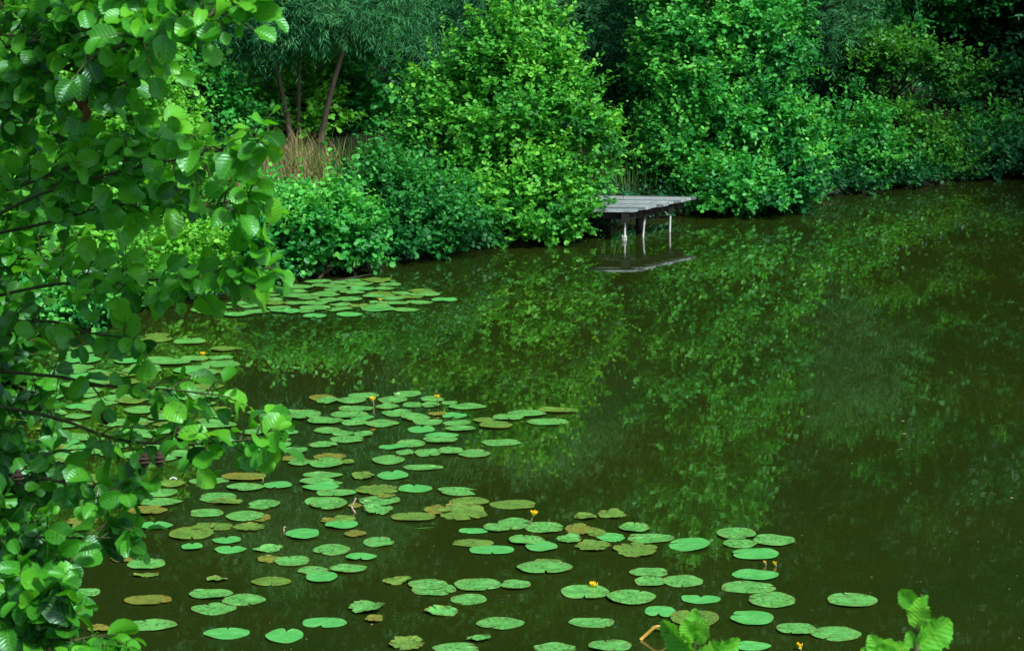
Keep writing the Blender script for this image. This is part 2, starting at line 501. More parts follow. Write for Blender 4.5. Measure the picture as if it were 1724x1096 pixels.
def crown_points(lobes, spacing, twigs, per, bough, inner=.25, droop=0.0, down_keep=.55, twig_len=(.14, .34), spray=.8):
    """boughs spread over the shell of every lobe, twigs on every bough, leaves on every twig"""
    P, A, N, T, tips = [], [], [], [], []
    for c, r in lobes:
        c, r = np.asarray(c, float), np.asarray(r, float)
        area = 4 * np.pi * ((r[0] * r[1]) ** 1.6 + (r[0] * r[2]) ** 1.6 + (r[1] * r[2]) ** 1.6) ** (1 / 1.6) / 3 ** (1 / 1.6)
        nb = max(6, int(area / spacing ** 2))
        nb_in = int(nb * inner)
        d = norm(rng.normal(size=(nb * 2, 3)))
        keep = (d[:, 2] > -.25) | (rng.random(nb * 2) < down_keep)
        d = d[keep][:nb]
        lump = 1 + .17 * np.sin(d[:, 0] * 5 + c[0] * 3) * np.sin(d[:, 2] * 6 + c[1]) + .10 * np.sin(d[:, 1] * 9 + d[:, 2] * 7)
        rad = rng.uniform(.70, 1.06, len(d)) * lump
        d2 = norm(rng.normal(size=(nb_in, 3)))
        d = np.vstack([d, d2]); rad = np.concatenate([rad, rng.uniform(.3, .75, nb_in)])
        C = c + d * r * rad[:, None]
        outw = norm(d / r)
        bt = np.clip(rng.normal(.38, .20, len(d)) + .22 * d[:, 2] * (rad > .76), 0, 1)  # upper shell boughs tinted lighter, light from above put into the leaf colour
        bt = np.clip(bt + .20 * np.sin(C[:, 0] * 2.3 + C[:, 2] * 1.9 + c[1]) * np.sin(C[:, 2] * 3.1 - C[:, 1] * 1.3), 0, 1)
        tips.append(C)
        nt_ = twigs
        n = len(d)
        dirs = norm(outw[:, None] * .9 + rng.normal(0, .55, (n, nt_, 3)) + UP * (.25 - droop))
        off = rng.normal(0, 1, (n, nt_, 3)) * np.array([bough, bough, bough * .5])
        S0 = C[:, None] + off
        L = rng.uniform(*twig_len, (n, nt_))
        tt = np.linspace(.15, 1, per)
        pos = S0[:, :, None] + dirs[:, :, None] * (tt[None, None, :, None] * L[:, :, None, None])
        side = norm(np.cross(dirs, UP + rng.normal(0, .3, dirs.shape)))
        sgn = np.where(np.arange(per) % 2 == 0, 1., -1.)
        ax = dirs[:, :, None] * .65 + side[:, :, None] * sgn[None, None, :, None] * .8 + rng.normal(0, .3, pos.shape) - UP * (.12 + droop)
        nm = UP * .75 + outw[:, None, None] * .55 + rng.normal(0, .42, pos.shape)
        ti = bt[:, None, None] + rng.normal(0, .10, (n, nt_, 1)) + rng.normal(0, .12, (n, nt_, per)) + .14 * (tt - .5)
        # loose leaders poking out of the shell
        if spray:
            ns = max(4, int(nb * spray))
            ds = norm(rng.normal(size=(ns, 3)) + np.array([0, -.2, .35]))
            q0 = c + ds * r * rng.uniform(.86, 1.0, (ns, 1))
            os_ = norm(ds / r)
            sd_ = norm(os_ * .55 + UP * (.75 - droop * 1.6) + rng.normal(0, .30, (ns, 3)))
            sl_ = rng.uniform(.22, .55, ns)
            m_ = 12
            tt2 = np.linspace(.05, 1, m_)
            ps = q0[:, None] + sd_[:, None] * (tt2[None, :, None] * sl_[:, None, None]) + os_[:, None] * (.10 * tt2 ** 2)[None, :, None]
            side2 = norm(np.cross(sd_, UP + rng.normal(0, .5, sd_.shape)))
            sg2 = np.where(np.arange(m_) % 2 == 0, 1., -1.)
            ax2 = sd_[:, None] * .7 + side2[:, None] * sg2[None, :, None] * .8 + rng.normal(0, .35, ps.shape)
            nm2 = UP * .6 + os_[:, None] * .6 + rng.normal(0, .5, ps.shape)
            P.append(ps.reshape(-1, 3)); A.append(ax2.reshape(-1, 3)); N.append(nm2.reshape(-1, 3))
            T.append((rng.normal(.55, .15, (ns, 1)) + .25 * tt2[None] + rng.normal(0, .1, (ns, m_))).ravel())
        P.append(pos.reshape(-1, 3)); A.append(ax.reshape(-1, 3)); N.append(nm.reshape(-1, 3)); T.append(ti.ravel())
    return np.concatenate(P), np.concatenate(A), np.concatenate(N), np.concatenate(T), np.concatenate(tips)

def px_lobes(spec, Y0):
    out = []
    for s in spec:
        u, v, ru, rv = s[:4]
        Yl = Y0 + (s[4] if len(s) > 4 else 0)
        dep = s[5] if len(s) > 5 else .85
        c = at(u, v, Yl)
        k = np.linalg.norm(c - CAM) / F
        out.append((c, (ru * k, max(ru, .6 * rv) * k * dep, rv * k)))
    return out

def add_limbs(root_world, tips, mat_b, parent, loc, n_limb, r0, stems=1, spread=.25, n_br=10):
    """trunk (or several stems) and the limbs that carry the boughs"""
    tips = np.asarray(tips)
    ctr = tips.mean(0)
    top = tips[np.argsort(tips[:, 2])[-max(3, len(tips) // 6):]].mean(0)
    tr = Tubes()
    lines = []
    for s in range(stems):
        b = root_world + np.array([rng.uniform(-spread, spread), rng.uniform(-spread, spread) * .6, 0])
        b[2] = gz(b[0], b[1]) - .12
        e_ = ctr * .35 + top * .65 + rng.normal(0, .3, 3) * (stems > 1) * np.array([1, .6, .3])
        m1 = b * .6 + e_ * .4 + rng.normal(0, .08, 3)
        ln = smooth_path([b, m1, e_], 9)
        rr = r0 * rng.uniform(.7, 1.0)
        tr.add(ln - loc, rr, rr * .25, 8)
        lines.append(ln)
    tr.build('trunk' if stems == 1 else 'stems', mat_b, parent)
    br = Tubes()
    idx = rng.choice(len(tips), min(n_limb, len(tips)), replace=False)
    for i in idx:
        ln = lines[rng.integers(len(lines))]
        st = ln[rng.integers(2, 7)]
        t_ = tips[i]
        m1 = (st + t_) / 2 + np.array([0, 0, .12]) * np.linalg.norm(t_ - st) + rng.normal(0, .05, 3)
        br.add(smooth_path([st, m1, t_], 6) - loc, r0 * .30, r0 * .06, 5)
    br.build('limbs', mat_b, parent)

def shrub(name, label, cat, spec, Y0, base_px, leaf, size, spacing=.30, twigs=11, per=7, bough=.14, inner=.25,
          shape='round', stems=4, r0=.035, group=None, droop=0., spread=.3, lobes=None, base=None, down=.55, tl=(.14, .34), bark='bark', nl=26):
    lb = lobes if lobes is not None else px_lobes(spec, Y0)
    b = np.array(base if base is not None else [at(base_px, 300, Y0)[0], Y0, 0.])
    b[2] = gz(b[0], b[1])
    root = empty(name, b)
    tag(root, label, cat, group)
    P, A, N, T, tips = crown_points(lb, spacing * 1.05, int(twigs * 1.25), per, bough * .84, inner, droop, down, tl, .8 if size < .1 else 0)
    ok = P[:, 2] > .07 + .05 * np.sin(P[:, 0] * 9) + .03 * np.sin(P[:, 0] * 23)
    P, A, N, T = P[ok], A[ok], N[ok], T[ok]
    S = size * .84 * np.clip(rng.normal(1, .26, len(P)), .45, 1.7)
    tv, tf = {'round': (ROUND_V, ROUND_F), 'oval': (OVAL_V, ROUND_F), 'willow': (WIL_V, WIL_F)}[shape]
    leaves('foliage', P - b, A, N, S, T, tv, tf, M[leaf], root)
    add_limbs(b.copy(), tips, M[bark], root, b, nl, r0, stems, spread)
    return root

# ---- shrubs along the far bank, left to right
shrub('shrub', 'low bright yellow-green shrub overhanging the dark inlet at far left', 'shrub',
      [(200, 440, 100, 70), (300, 445, 70, 50, .4), (110, 400, 90, 90)], 30.6, 200, 'lime_leaf', .075, .26)
shrub('shrub', 'tall light yellow-green shrub seen through the foreground alder leaves at top left', 'shrub',
      [(130, 210, 130, 160), (250, 300, 90, 110), (40, 120, 120, 150), (230, 130, 70, 100)], 33.5, 150, 'lime_leaf', .075, .34)
shrub('shrub', 'yellowish low growth at the waters edge behind the lower left alder leaves', 'shrub',
      [(40, 520, 110, 60), (130, 540, 60, 40)], 29.0, 60, 'bright_leaf', .07, .26)
shrub('shrub', 'rounded light green shrub of small round leaves above the far lily patch', 'shrub',
      [(525, 400, 88, 66), (445, 425, 60, 50, -.5), (575, 372, 40, 48, .2), (470, 365, 50, 36, .4)], 32.9, 520, 'bright_leaf', .080, .22, 11, 7, .10)
shrub('bramble', 'dark trailing bramble bank between the rounded light shrub and tall bush', 'bramble',
      [(690, 355, 70, 62), (655, 305, 60, 40, .5), (750, 380, 50, 50, -.2), (670, 412, 60, 26, -.6), (610, 440, 40, 14, -1.2), (735, 418, 40, 20, -.5)], 34.6, 690, 'bramble_leaf', .068, .25, 11, 6, .13)
shrub('alder_bush', 'big pointed alder bush with yellow-green top beside the wooden platform', 'alder bush',
      [(880, 210, 120, 125), (850, 120, 62, 75, .2), (905, 70, 42, 58, .2), (770, 240, 80, 100, .2), (960, 270, 68, 90, -.1),
       (790, 400, 52, 26, -.9), (880, 405, 60, 22, -1.0), (860, 330, 105, 78, -.5), (930, 360, 62, 52, -.7), (750, 140, 34, 60, .5)], 36.3, 860, 'crown_leaf', .072, .29, 12, 7, .14, .3, stems=5, r0=.05)
shrub('alder_bush', 'broad tall light green alder bush right of the wooden platform', 'alder bush',
      [(1210, 220, 120, 130), (1142, 262, 58, 80, -.2), (1290, 250, 75, 110, -.3), (1200, 60, 105, 130, .4), (1290, 90, 62, 110, .2),
       (1142, 110, 56, 100, .5), (1250, 320, 100, 42, -.9), (1200, -120, 90, 140, .7), (1330, 300, 42, 45, -.8)], 39.6, 1210, 'bright_leaf', .078, .31, 12, 7, .15, .3, stems=5, r0=.06)
shrub('shrub', 'mid green shrub low over the water right of the broad alder bush', 'shrub',
      [(1430, 230, 62, 55), (1400, 270, 45, 50, -.3), (1470, 280, 60, 38, -.4)], 42.0, 1430, 'alder_leaf', .078, .32)
shrub('shrub', 'yellow-tinged shrub dipping its branches in the water at the far right bank', 'shrub',
      [(1545, 265, 62, 44), (1500, 225, 48, 40, .5), (1590, 285, 46, 26, -.3)], 42.9, 1545, 'yellow_leaf', .075, .32)
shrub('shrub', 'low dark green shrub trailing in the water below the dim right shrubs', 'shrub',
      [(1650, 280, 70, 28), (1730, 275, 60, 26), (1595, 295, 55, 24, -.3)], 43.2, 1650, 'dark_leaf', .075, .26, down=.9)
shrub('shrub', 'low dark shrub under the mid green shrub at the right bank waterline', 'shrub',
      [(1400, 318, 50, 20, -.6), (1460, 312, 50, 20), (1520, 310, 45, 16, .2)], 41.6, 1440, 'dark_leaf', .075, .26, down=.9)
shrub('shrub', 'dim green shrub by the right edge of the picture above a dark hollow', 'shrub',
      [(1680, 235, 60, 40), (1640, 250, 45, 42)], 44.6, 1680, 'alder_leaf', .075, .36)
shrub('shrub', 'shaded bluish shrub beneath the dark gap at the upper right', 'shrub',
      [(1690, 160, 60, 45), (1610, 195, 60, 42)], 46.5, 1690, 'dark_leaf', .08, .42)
shrub('shrub', 'round-leaved shrub behind the leaning willow stems', 'shrub',
      [(620, 165, 62, 80), (560, 190, 60, 60, .4), (650, 230, 60, 50)], 39.6, 620, 'alder_leaf', .085, .34)
shrub('shrub', 'dense hazel-like shrub left of the willow stems above the dry grass', 'shrub',
      [(345, 200, 62, 66), (320, 110, 60, 70, .4), (400, 190, 40, 30, .5), (310, 265, 60, 60)], 37.6, 380, 'bright_leaf', .075, .32)
shrub('shrub', 'shadowed undergrowth between the willow stems and the dry grass', 'shrub',
      [(500, 200, 110, 60), (520, 130, 90, 60, .5)], 39.4, 500, 'lime_leaf', .085, .34)
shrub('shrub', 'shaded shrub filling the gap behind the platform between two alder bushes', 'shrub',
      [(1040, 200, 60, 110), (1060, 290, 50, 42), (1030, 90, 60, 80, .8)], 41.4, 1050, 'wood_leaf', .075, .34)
shrub('sapling', 'alder limb reaching over the water with light leaf tips at upper right', 'sapling',
      [(1540, 105, 62, 10), (1490, 112, 40, 12, .4), (1610, 125, 30, 12), (1600, 155, 24, 12, .2), (1470, 70, 30, 16, .5), (1440, 120, 30, 14, .3)], 44.0, 1490, 'yellow_leaf', .078, .26, 10, 6, .12, stems=2, r0=.06)
shrub('shrub', 'thin green shrub hidden in the shade above the yellow-tinged shrub', 'shrub',
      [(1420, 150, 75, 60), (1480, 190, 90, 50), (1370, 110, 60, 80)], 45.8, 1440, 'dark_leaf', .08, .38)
shrub('tree', 'tree with light green hanging foliage along the top right edge', 'tree',
      [(1520, 10, 120, 50), (1620, -5, 60, 30), (1430, 40, 80, 60, .5), (1560, -150, 220, 130, 1)], 46.5, 1500, 'alder_leaf', .085, .42, stems=1, r0=.14)

# ---- willows
def willow(label, lobes_px, Y0, stems_px, seed_sz=.095, group='willows on the far bank', spacing=.34):
    lb = px_lobes(lobes_px, Y0)
    b = at(stems_px[0][0][0], stems_px[0][0][1], Y0)
    b[2] = gz(b[0], b[1])
    root = tag(empty('willow', b), label, 'willow', group)
    P, A, N, T, tips = crown_points(lb, spacing, 12, 9, .17, .3, .25, .75, (.22, .5), 1.0)
    S = seed_sz * np.clip(rng.normal(1, .2, len(P)), .5, 1.5)
    A = A * .9 - UP * .28
    leaves('foliage', P - b, A, N + rng.normal(0, .4, N.shape), S, T, WIL_V, WIL_F, M['willow_leaf'], root)
    for pts, r in [(s, .042 if i != 1 else .036) for i, s in enumerate(stems_px)]:
        w = [at(u, v, Y0 + dy) for u, v, dy in pts]
        w[0][2] = gz(w[0][0], w[0][1]) - .1
        tr = Tubes()
        ln = smooth_path(w, 10)
        tr.add(ln - b, r * 1.15, r * .55, 9)
        tr.build('trunk', M['willow_bark'], root)
    br = Tubes()
    for i in rng.choice(len(tips), 40, replace=False):
        s = stems_px[rng.integers(len(stems_px))][-1]
        st = at(s[0], s[1] + 10, Y0 + s[2])
        m1 = (st + tips[i]) / 2 + np.array([0, 0, .2])
        br.add(smooth_path([st, m1, tips[i]], 6) - b, .018, .004, 5)
    br.build('limbs', M['willow_bark'], root)
    return root
willow('grey-green willow on three slender brown stems rising from the dry grass',
       [(480, 22, 130, 40), (560, -10, 120, 64, .3), (400, 15, 110, 55, .2), (620, 40, 60, 50, .6), (500, -120, 200, 140, .6), (425, 66, 55, 22, -.3)], 38.2,
       [[(492, 240, 0), (478, 170, 0), (462, 100, 0), (450, 20, .1)], [(502, 225, .3), (503, 150, .3), (506, 60, .4)], [(536, 240, .1), (556, 160, 0), (578, 85, 0), (596, 10, 0)]])
willow('grey-green willow crown spreading behind the pointed alder bush', 
       [(760, 60, 110, 70), (980, 50, 100, 80), (1040, 120, 70, 90, -.2), (680, 110, 60, 80), (870, -60, 200, 120, .8), (700, 10, 80, 70)], 41.5,
       [[(860, 240, 0), (850, 150, 0), (830, 60, 0), (820, -30, 0)], [(880, 240, .2), (900, 100, .2), (940, 0, .3)]])
willow('dim grey-green willow foliage right of the broad alder bush',
       [(1400, 70, 75, 55), (1380, 0, 80, 70), (1440, -60, 110, 110, .5), (1420, 110, 50, 30)], 44.8,
       [[(1400, 250, 0), (1395, 160, 0), (1390, 60, 0)]])

# ---- dry grass tuft and other grass
def blades(name, base, n, spread, length, lean, mat, parent=None, width=.006, droop=.5):
    """curved tapering blades, three quads each"""
    V, Fc, T = [], [], []
    for i in range(n):
        bx = base[0] + rng.normal(0, spread[0]); by = base[1] + rng.normal(0, spread[1])
        bz = (gz(bx, by) if base[2] is None else base[2]) - .02
        L = length * rng.uniform(.55, 1.25)
        a = rng.uniform(0, 2 * np.pi)
        dr = np.array([np.cos(a), np.sin(a), 0]) * rng.uniform(.1, 1) * lean
        sd = np.array([-np.sin(a + rng.normal(0, .6)), np.cos(a), 0]) * width * rng.uniform(.6, 1.3)
        k0 = len(V); tt = rng.random()
        for j, s in enumerate((0, .35, .7, 1)):
            p = np.array([bx, by, bz]) + dr * L * s ** 1.6 + UP * L * (s - droop * .5 * s * s * np.linalg.norm(dr))
            w = sd * (1 - s) ** .6 if s < 1 else sd * .06
            V += [p - w, p + w]; T += [tt, tt]
        for j in range(3):
            Fc.append((k0 + 2 * j, k0 + 2 * j + 1, k0 + 2 * j + 3, k0 + 2 * j + 2))
    V = np.array(V)
    loc = np.zeros(3)
    me = mesh_np(name, V, np.array(Fc), 4, {'tint': ('FLOAT', np.array(T))})
    return link_mesh(name, me, mat, parent)

dg = at(505, 300, 36.0)
o = blades('dry_grass', (dg[0], 36.4, None), 1100, (.30, .55), .34, .95, M['dry_grass'])
tag(o, 'tan dry grass on the bank below the willow stems', 'grass', kind='stuff')
o = blades('bank_grass', (dg[0] + .1, 36.2, None), 380, (.32, .5), .36, .8, M['green_grass'])
tag(o, 'green blades growing up through the dry grass', 'grass', kind='stuff')
dg = at(440, 310, 35.3)
o = blades('dry_grass', (dg[0], 35.2, None), 700, (.28, .3), .38, .75, M['dry_grass'])
tag(o, 'thin dry grass sloping down left behind the rounded light shrub', 'grass', kind='stuff')
dg = at(620, 300, 36.2)
o = blades('bank_grass', (dg[0], 36.4, None), 900, (.4, .7), .36, .7, M['green_grass'])
tag(o, 'green grass and herbs right of the dry grass', 'grass', kind='stuff')
dg = at(1045, 300, 38.9)
o = blades('bank_grass', (dg[0], 38.8, None), 90, (.25, .2), .5, .45, M['green_grass'], width=.008)
tag(o, 'upright green grass blades behind the wooden platform', 'grass', kind='stuff')

# ---- leafy ground cover hanging over the edge of the far bank, roots and fallen branches
sp_ = np.array(shore_far)
seg = np.linalg.norm(np.diff(sp_, axis=0), axis=1)
n = 26000
k_ = rng.choice(len(seg), n, p=seg / seg.sum())
f_ = rng.random(n)[:, None]
q0 = sp_[k_] * (1 - f_) + sp_[k_ + 1] * f_
tn = norm(sp_[k_ + 1] - sp_[k_]); nrm2 = np.stack([-tn[:, 1], tn[:, 0]], -1)
off = np.abs(rng.normal(0, .55, n)) + rng.uniform(-.10, .02, n)
xy = q0 + nrm2 * off[:, None]
zz = ground_z(xy[:, 0], xy[:, 1])
zz = np.where(off < .05, rng.uniform(.06, .22, n), np.maximum(zz, .08) + np.abs(rng.normal(0, .10, n)))
pp = np.stack([xy[:, 0], xy[:, 1], zz], -1)
ax = np.stack([-nrm2[:, 0], -nrm2[:, 1], -.45 * np.ones(n)], -1) + rng.normal(0, .55, (n, 3))
nm = np.stack([-nrm2[:, 0] * .5, -nrm2[:, 1] * .5, np.ones(n)], -1) + rng.normal(0, .4, (n, 3))
o = leaves('ground_cover', pp, ax, nm, .05 * np.clip(rng.normal(1, .3, n), .4, 1.8), np.clip(rng.normal(.35, .2, n), 0, 1), ROUND_V, ROUND_F, M['dark_leaf'])
tag(o, 'dark low leafy growth trailing along the waterline of the far bank', 'ground cover', kind='stuff')

def stick(name, pts, r0, label, mat='bark'):
    w = [at(u, v, gp(*pts[0][:2])[1] + dy) for u, v, dy in pts]
    b = w[0].copy(); b[2] = 0
    tb = Tubes(); ln = smooth_path(w, 12)
    tb.add(ln - b, r0, r0 * .45, 7)
    for k in (4, 7, 9):
        e_ = ln[k] + rng.normal(0, .10, 3) + np.array([0, 0, .07])
        tb.add([ln[k] - b, (ln[k] + e_) / 2 - b + rng.normal(0, .01, 3), e_ - b], r0 * .45, r0 * .15, 5)
    o = tb.build(name, M[mat]); o.location = b
    return tag(o, label, 'branch' if 'branch' in name else 'root')
stick('root', [(536, 470, 0), (548, 458, .15), (562, 452, .3)], .022, 'pale brown root reaching into the water under the rounded light shrub')
stick('root', [(622, 458, 0), (628, 444, .05), (632, 430, .2)], .018, 'upright dark root stub in the water under the bramble bank')
stick('fallen_branch', [(560, 474, 0), (590, 468, .1), (625, 462, .2)], .010, 'thin fallen branch lying over the far lily pads by the bank')
stick('fallen_branch', [(1375, 336, 0), (1392, 327, .1), (1410, 322, .3)], .012, 'thin arched fallen branch at the waterline right of the broad alder bush')
stick('fallen_branch', [(1650, 302, 0), (1685, 295, .2), (1716, 297, .3)], .014, 'fallen branch lying in the shallow water near the right edge')

# ---- the wood behind: a few kinds, copied
def copy_tree(root, loc, rz, sc):
    r = root.copy(); col.objects.link(r)
    r.location = loc; r.rotation_euler = (0, 0, rz); r.scale = (sc, sc, sc)
    for ch in root.children:
        c = ch.copy(); col.objects.link(c); c.parent = r
    return r

protos = []
kinds = [('wood_leaf', 'round', .13, 10.5), ('dark_leaf', 'oval', .14, 11.5), ('wood_leaf', 'oval', .13, 9.5)]
for k, (lf, sh, sz, ht) in enumerate(kinds):
    base = np.array([-40. + 6 * k, 75., 0])
    lb = []
    for i in range(9):
        zc = ht * (.16 + .78 * i / 8)
        rr = 2.1 * (1 - .55 * abs(i / 8 - .35))
        an = i * 2.4 + k
        lb.append((base + np.array([math.cos(an) * .9, math.sin(an) * .9, zc + gz(base[0], base[1])]), (rr, rr, ht * .11)))
    t_ = shrub('woodland_tree', 'tall broadleaf tree in the shaded wood behind the bank shrubs', 'tree', None, 75, 0, lf, sz, .62, 9, 7, .26, .25,
               sh, 1, .16, 'trees of the wood behind the shrubs', lobes=lb, base=base, tl=(.25, .55))
    protos.append(t_)
spots = []
for row, (yy, x0, x1, n, sc) in enumerate([(46.5, -13, 12, 9, .92), (52, -17, 17, 10, 1.2), (60, -22, 22, 10, 1.55)]):
    for i in range(n):
        x = x0 + (x1 - x0) * (i + .5) / n + rng.uniform(-.7, .7)
        spots.append((x, yy + rng.uniform(-1.2, 1.2) + (1.5 if x > 4 and row == 0 else 0) - (2.0 if x < -4 and row == 0 else 0), sc * rng.uniform(.88, 1.12)))
spots += [(-12.5, 31, .9), (-16.5, 26, 1.0), (-18, 19, 1.0), (14.0, 46.5, 1.15), (10.2, 51, 1.25), (7.6, 57, 1.5), (12.0, 57, 1.6), (12.2, 48.5, 1.1), (16.0, 42.5, 1.2), (16.2, 38.0, 1.15), (16.2, 33.5, 1.1), (16, 29, 1.0)]
used = set()
for i, (x, y, sc) in enumerate(spots):
    k = (i * 2 + i // 3) % 3
    loc = (x, y, gz(x, y) - .05)
    if k not in used:
        used.add(k)
        r = protos[k]
        r.location = loc; r.rotation_euler = (0, 0, rng.uniform(0, 6.28)); r.scale = (sc,) * 3
    else:
        r = copy_tree(protos[k], loc, rng.uniform(0, 6.28), sc)

# ------------------------------------------------------------------ wooden platform
def prism(pts_xy, z0, z1):
    n = len(pts_xy)
    v = [(x, y, z0) for x, y in pts_xy] + [(x, y, z1) for x, y in pts_xy]
    f = [list(range(n))[::-1], list(range(n, 2 * n))] + [[i, (i + 1) % n, n + (i + 1) % n, n + i] for i in range(n)]
    return v, f

class Solid:
    def __init__(s): s.v, s.f = [], []
    def add(s, v, f):
        k = len(s.v); s.v += list(v); s.f += [[i + k for i in q_] for q_ in f]
    def bar(s, a, b, w, h):
        a, b = Vector(a), Vector(b)
        d = (b - a).normalized(); sd = d.cross(Vector((0, 0, 1))).normalized() * (w / 2); up = sd.cross(d).normalized() * (h / 2)
        v = [p + sx * sd + sz * up for p in (a, b) for sx, sz in ((-1, -1), (1, -1), (1, 1), (-1, 1))]
        s.add([tuple(x) for x in v], [[0, 1, 2, 3][::-1], [4, 5, 6, 7], [0, 1, 5, 4], [1, 2, 6, 5], [2, 3, 7, 6], [3, 0, 4, 7]])
    def build(s, name, mat, parent=None, bev=0.0):
        me = bpy.data.meshes.new(name)
        me.from_pydata(s.v, [], s.f); me.update()
        import bmesh
        bm = bmesh.new(); bm.from_mesh(me); bmesh.ops.recalc_face_normals(bm, faces=bm.faces)
        if bev: bmesh.ops.bevel(bm, geom=bm.edges[:], offset=bev, segments=1, affect='EDGES')
        bm.to_mesh(me); bm.free()
        return link_mesh(name, me, mat, parent)

DZ = gp(1052, 405)[1]
ztop = .42
fA = gp(1068, 353, ztop)[:2]; fB = gp(1171, 331.5, ztop)[:2]
fC = fB + np.array([-2.6, .35]); fD = fA + np.array([-2.5, .10])
base = np.array([fA[0], fA[1], 0.0])
dock = tag(empty('wooden_platform', base), 'small weathered grey plank platform on thin white posts at the far bank', 'platform')
dk = Solid()
npl = 11
for i in range(npl):
    s0, s1 = (i + .04) / npl, (i + .86) / npl
    j0, j1 = rng.uniform(-.02, .03), rng.uniform(-.01, .02)
    a0, a1 = fA + (fB - fA) * s0, fA + (fB - fA) * s1
    d0, d1 = fD + (fC - fD) * s0, fD + (fC - fD) * s1
    dirx = (a0 - d0) / np.linalg.norm(a0 - d0)
    dz = rng.uniform(-.006, .006)
    v, f = prism([a0 + dirx * j0 - base[:2], a1 + dirx * j0 - base[:2], d1 - base[:2], d0 - base[:2]], ztop - .032 + dz, ztop + dz)
    dk.add(v, f)
dko = dk.build('deck', [M['deck'], M['deck_dark'], M['deck_pale']], dock)
for pi, pg in enumerate(dko.data.polygons): pg.material_index = (0, 1, 2, 0, 1, 0, 2, 1, 0, 2, 1)[(pi // 6) % 11]
bm_ = Solid()
def l3(p, z): return (p[0] - base[0], p[1] - base[1], z)
inn = np.array([-.10, .03])
bm_.bar(l3(fA + inn, ztop - .10), l3(fB + inn * 1.3 - np.array([.05, .1]), ztop - .085), .05, .095)
bm_.build('side_beam', M['beam'], dock, .004)
b2 = Solid()
b2.bar(l3(fA + inn + np.array([-.035, .12]), ztop - .098), l3(fD + np.array([0, .10]), ztop - .080), .05, .085)
b2.build('front_beam', M['beam'], dock, .004)
for u, v, top_v in ((1052, 405, 366), (1084, 399, 372), (1128, 390, 352)):
    g0 = gp(u, v)
    pl_ = Tubes()
    x, y = g0[0] - base[0], g0[1] - base[1]
    bend = .012 if u == 1084 else .003
    zt = ztop - .13
    pl_.add([(x - bend, y, -.5), (x - bend, y, 0), (x, y, zt * .55), (x + bend, y, zt - .04), (x + bend * 1.4, y, zt + .02)], .0145, .0145, 10)
    pp = pl_.build('post', M['white_post'], dock)
    cb = Solid(); cb.bar((x + bend, y - .001, zt - .06), (x + bend, y, zt + .055), .001, .001)
    cb = Solid()
    wq = .055 if u == 1052 else .036
    vv, ff = prism([(x - wq, y - wq), (x + wq, y - wq), (x + wq, y + wq), (x - wq, y + wq)], zt - .045, zt + .07)
    cb.add(vv, ff); cb.build('bracket', M['beam'], dock, .004)
    if u == 1052:
        for zz in (.012, .035, .058):
            ang = np.linspace(0, 2 * np.pi, 15)
            rp = Tubes(); rp.add(np.stack([x + .028 * np.cos(ang) - .006, y + .028 * np.sin(ang), zz + .008 * np.sin(ang)], -1), .007, .007, 6)
            r_ = rp.build('rope_ring', M['white_post'], dock)
for u, Yp, r in ((1077, 36.6, .055), (1000, 36.4, .05), (1024, 37.1, .04)):
    x = at(u, 380, Yp)[0] - base[0]
    tp = Tubes(); tp.add([(x, Yp - base[1], -.5), (x, Yp - base[1], .1), (x, Yp - base[1], ztop - .05)], r, r * .95, 10)
    tp.build('support_pile', M['beam'], dock)

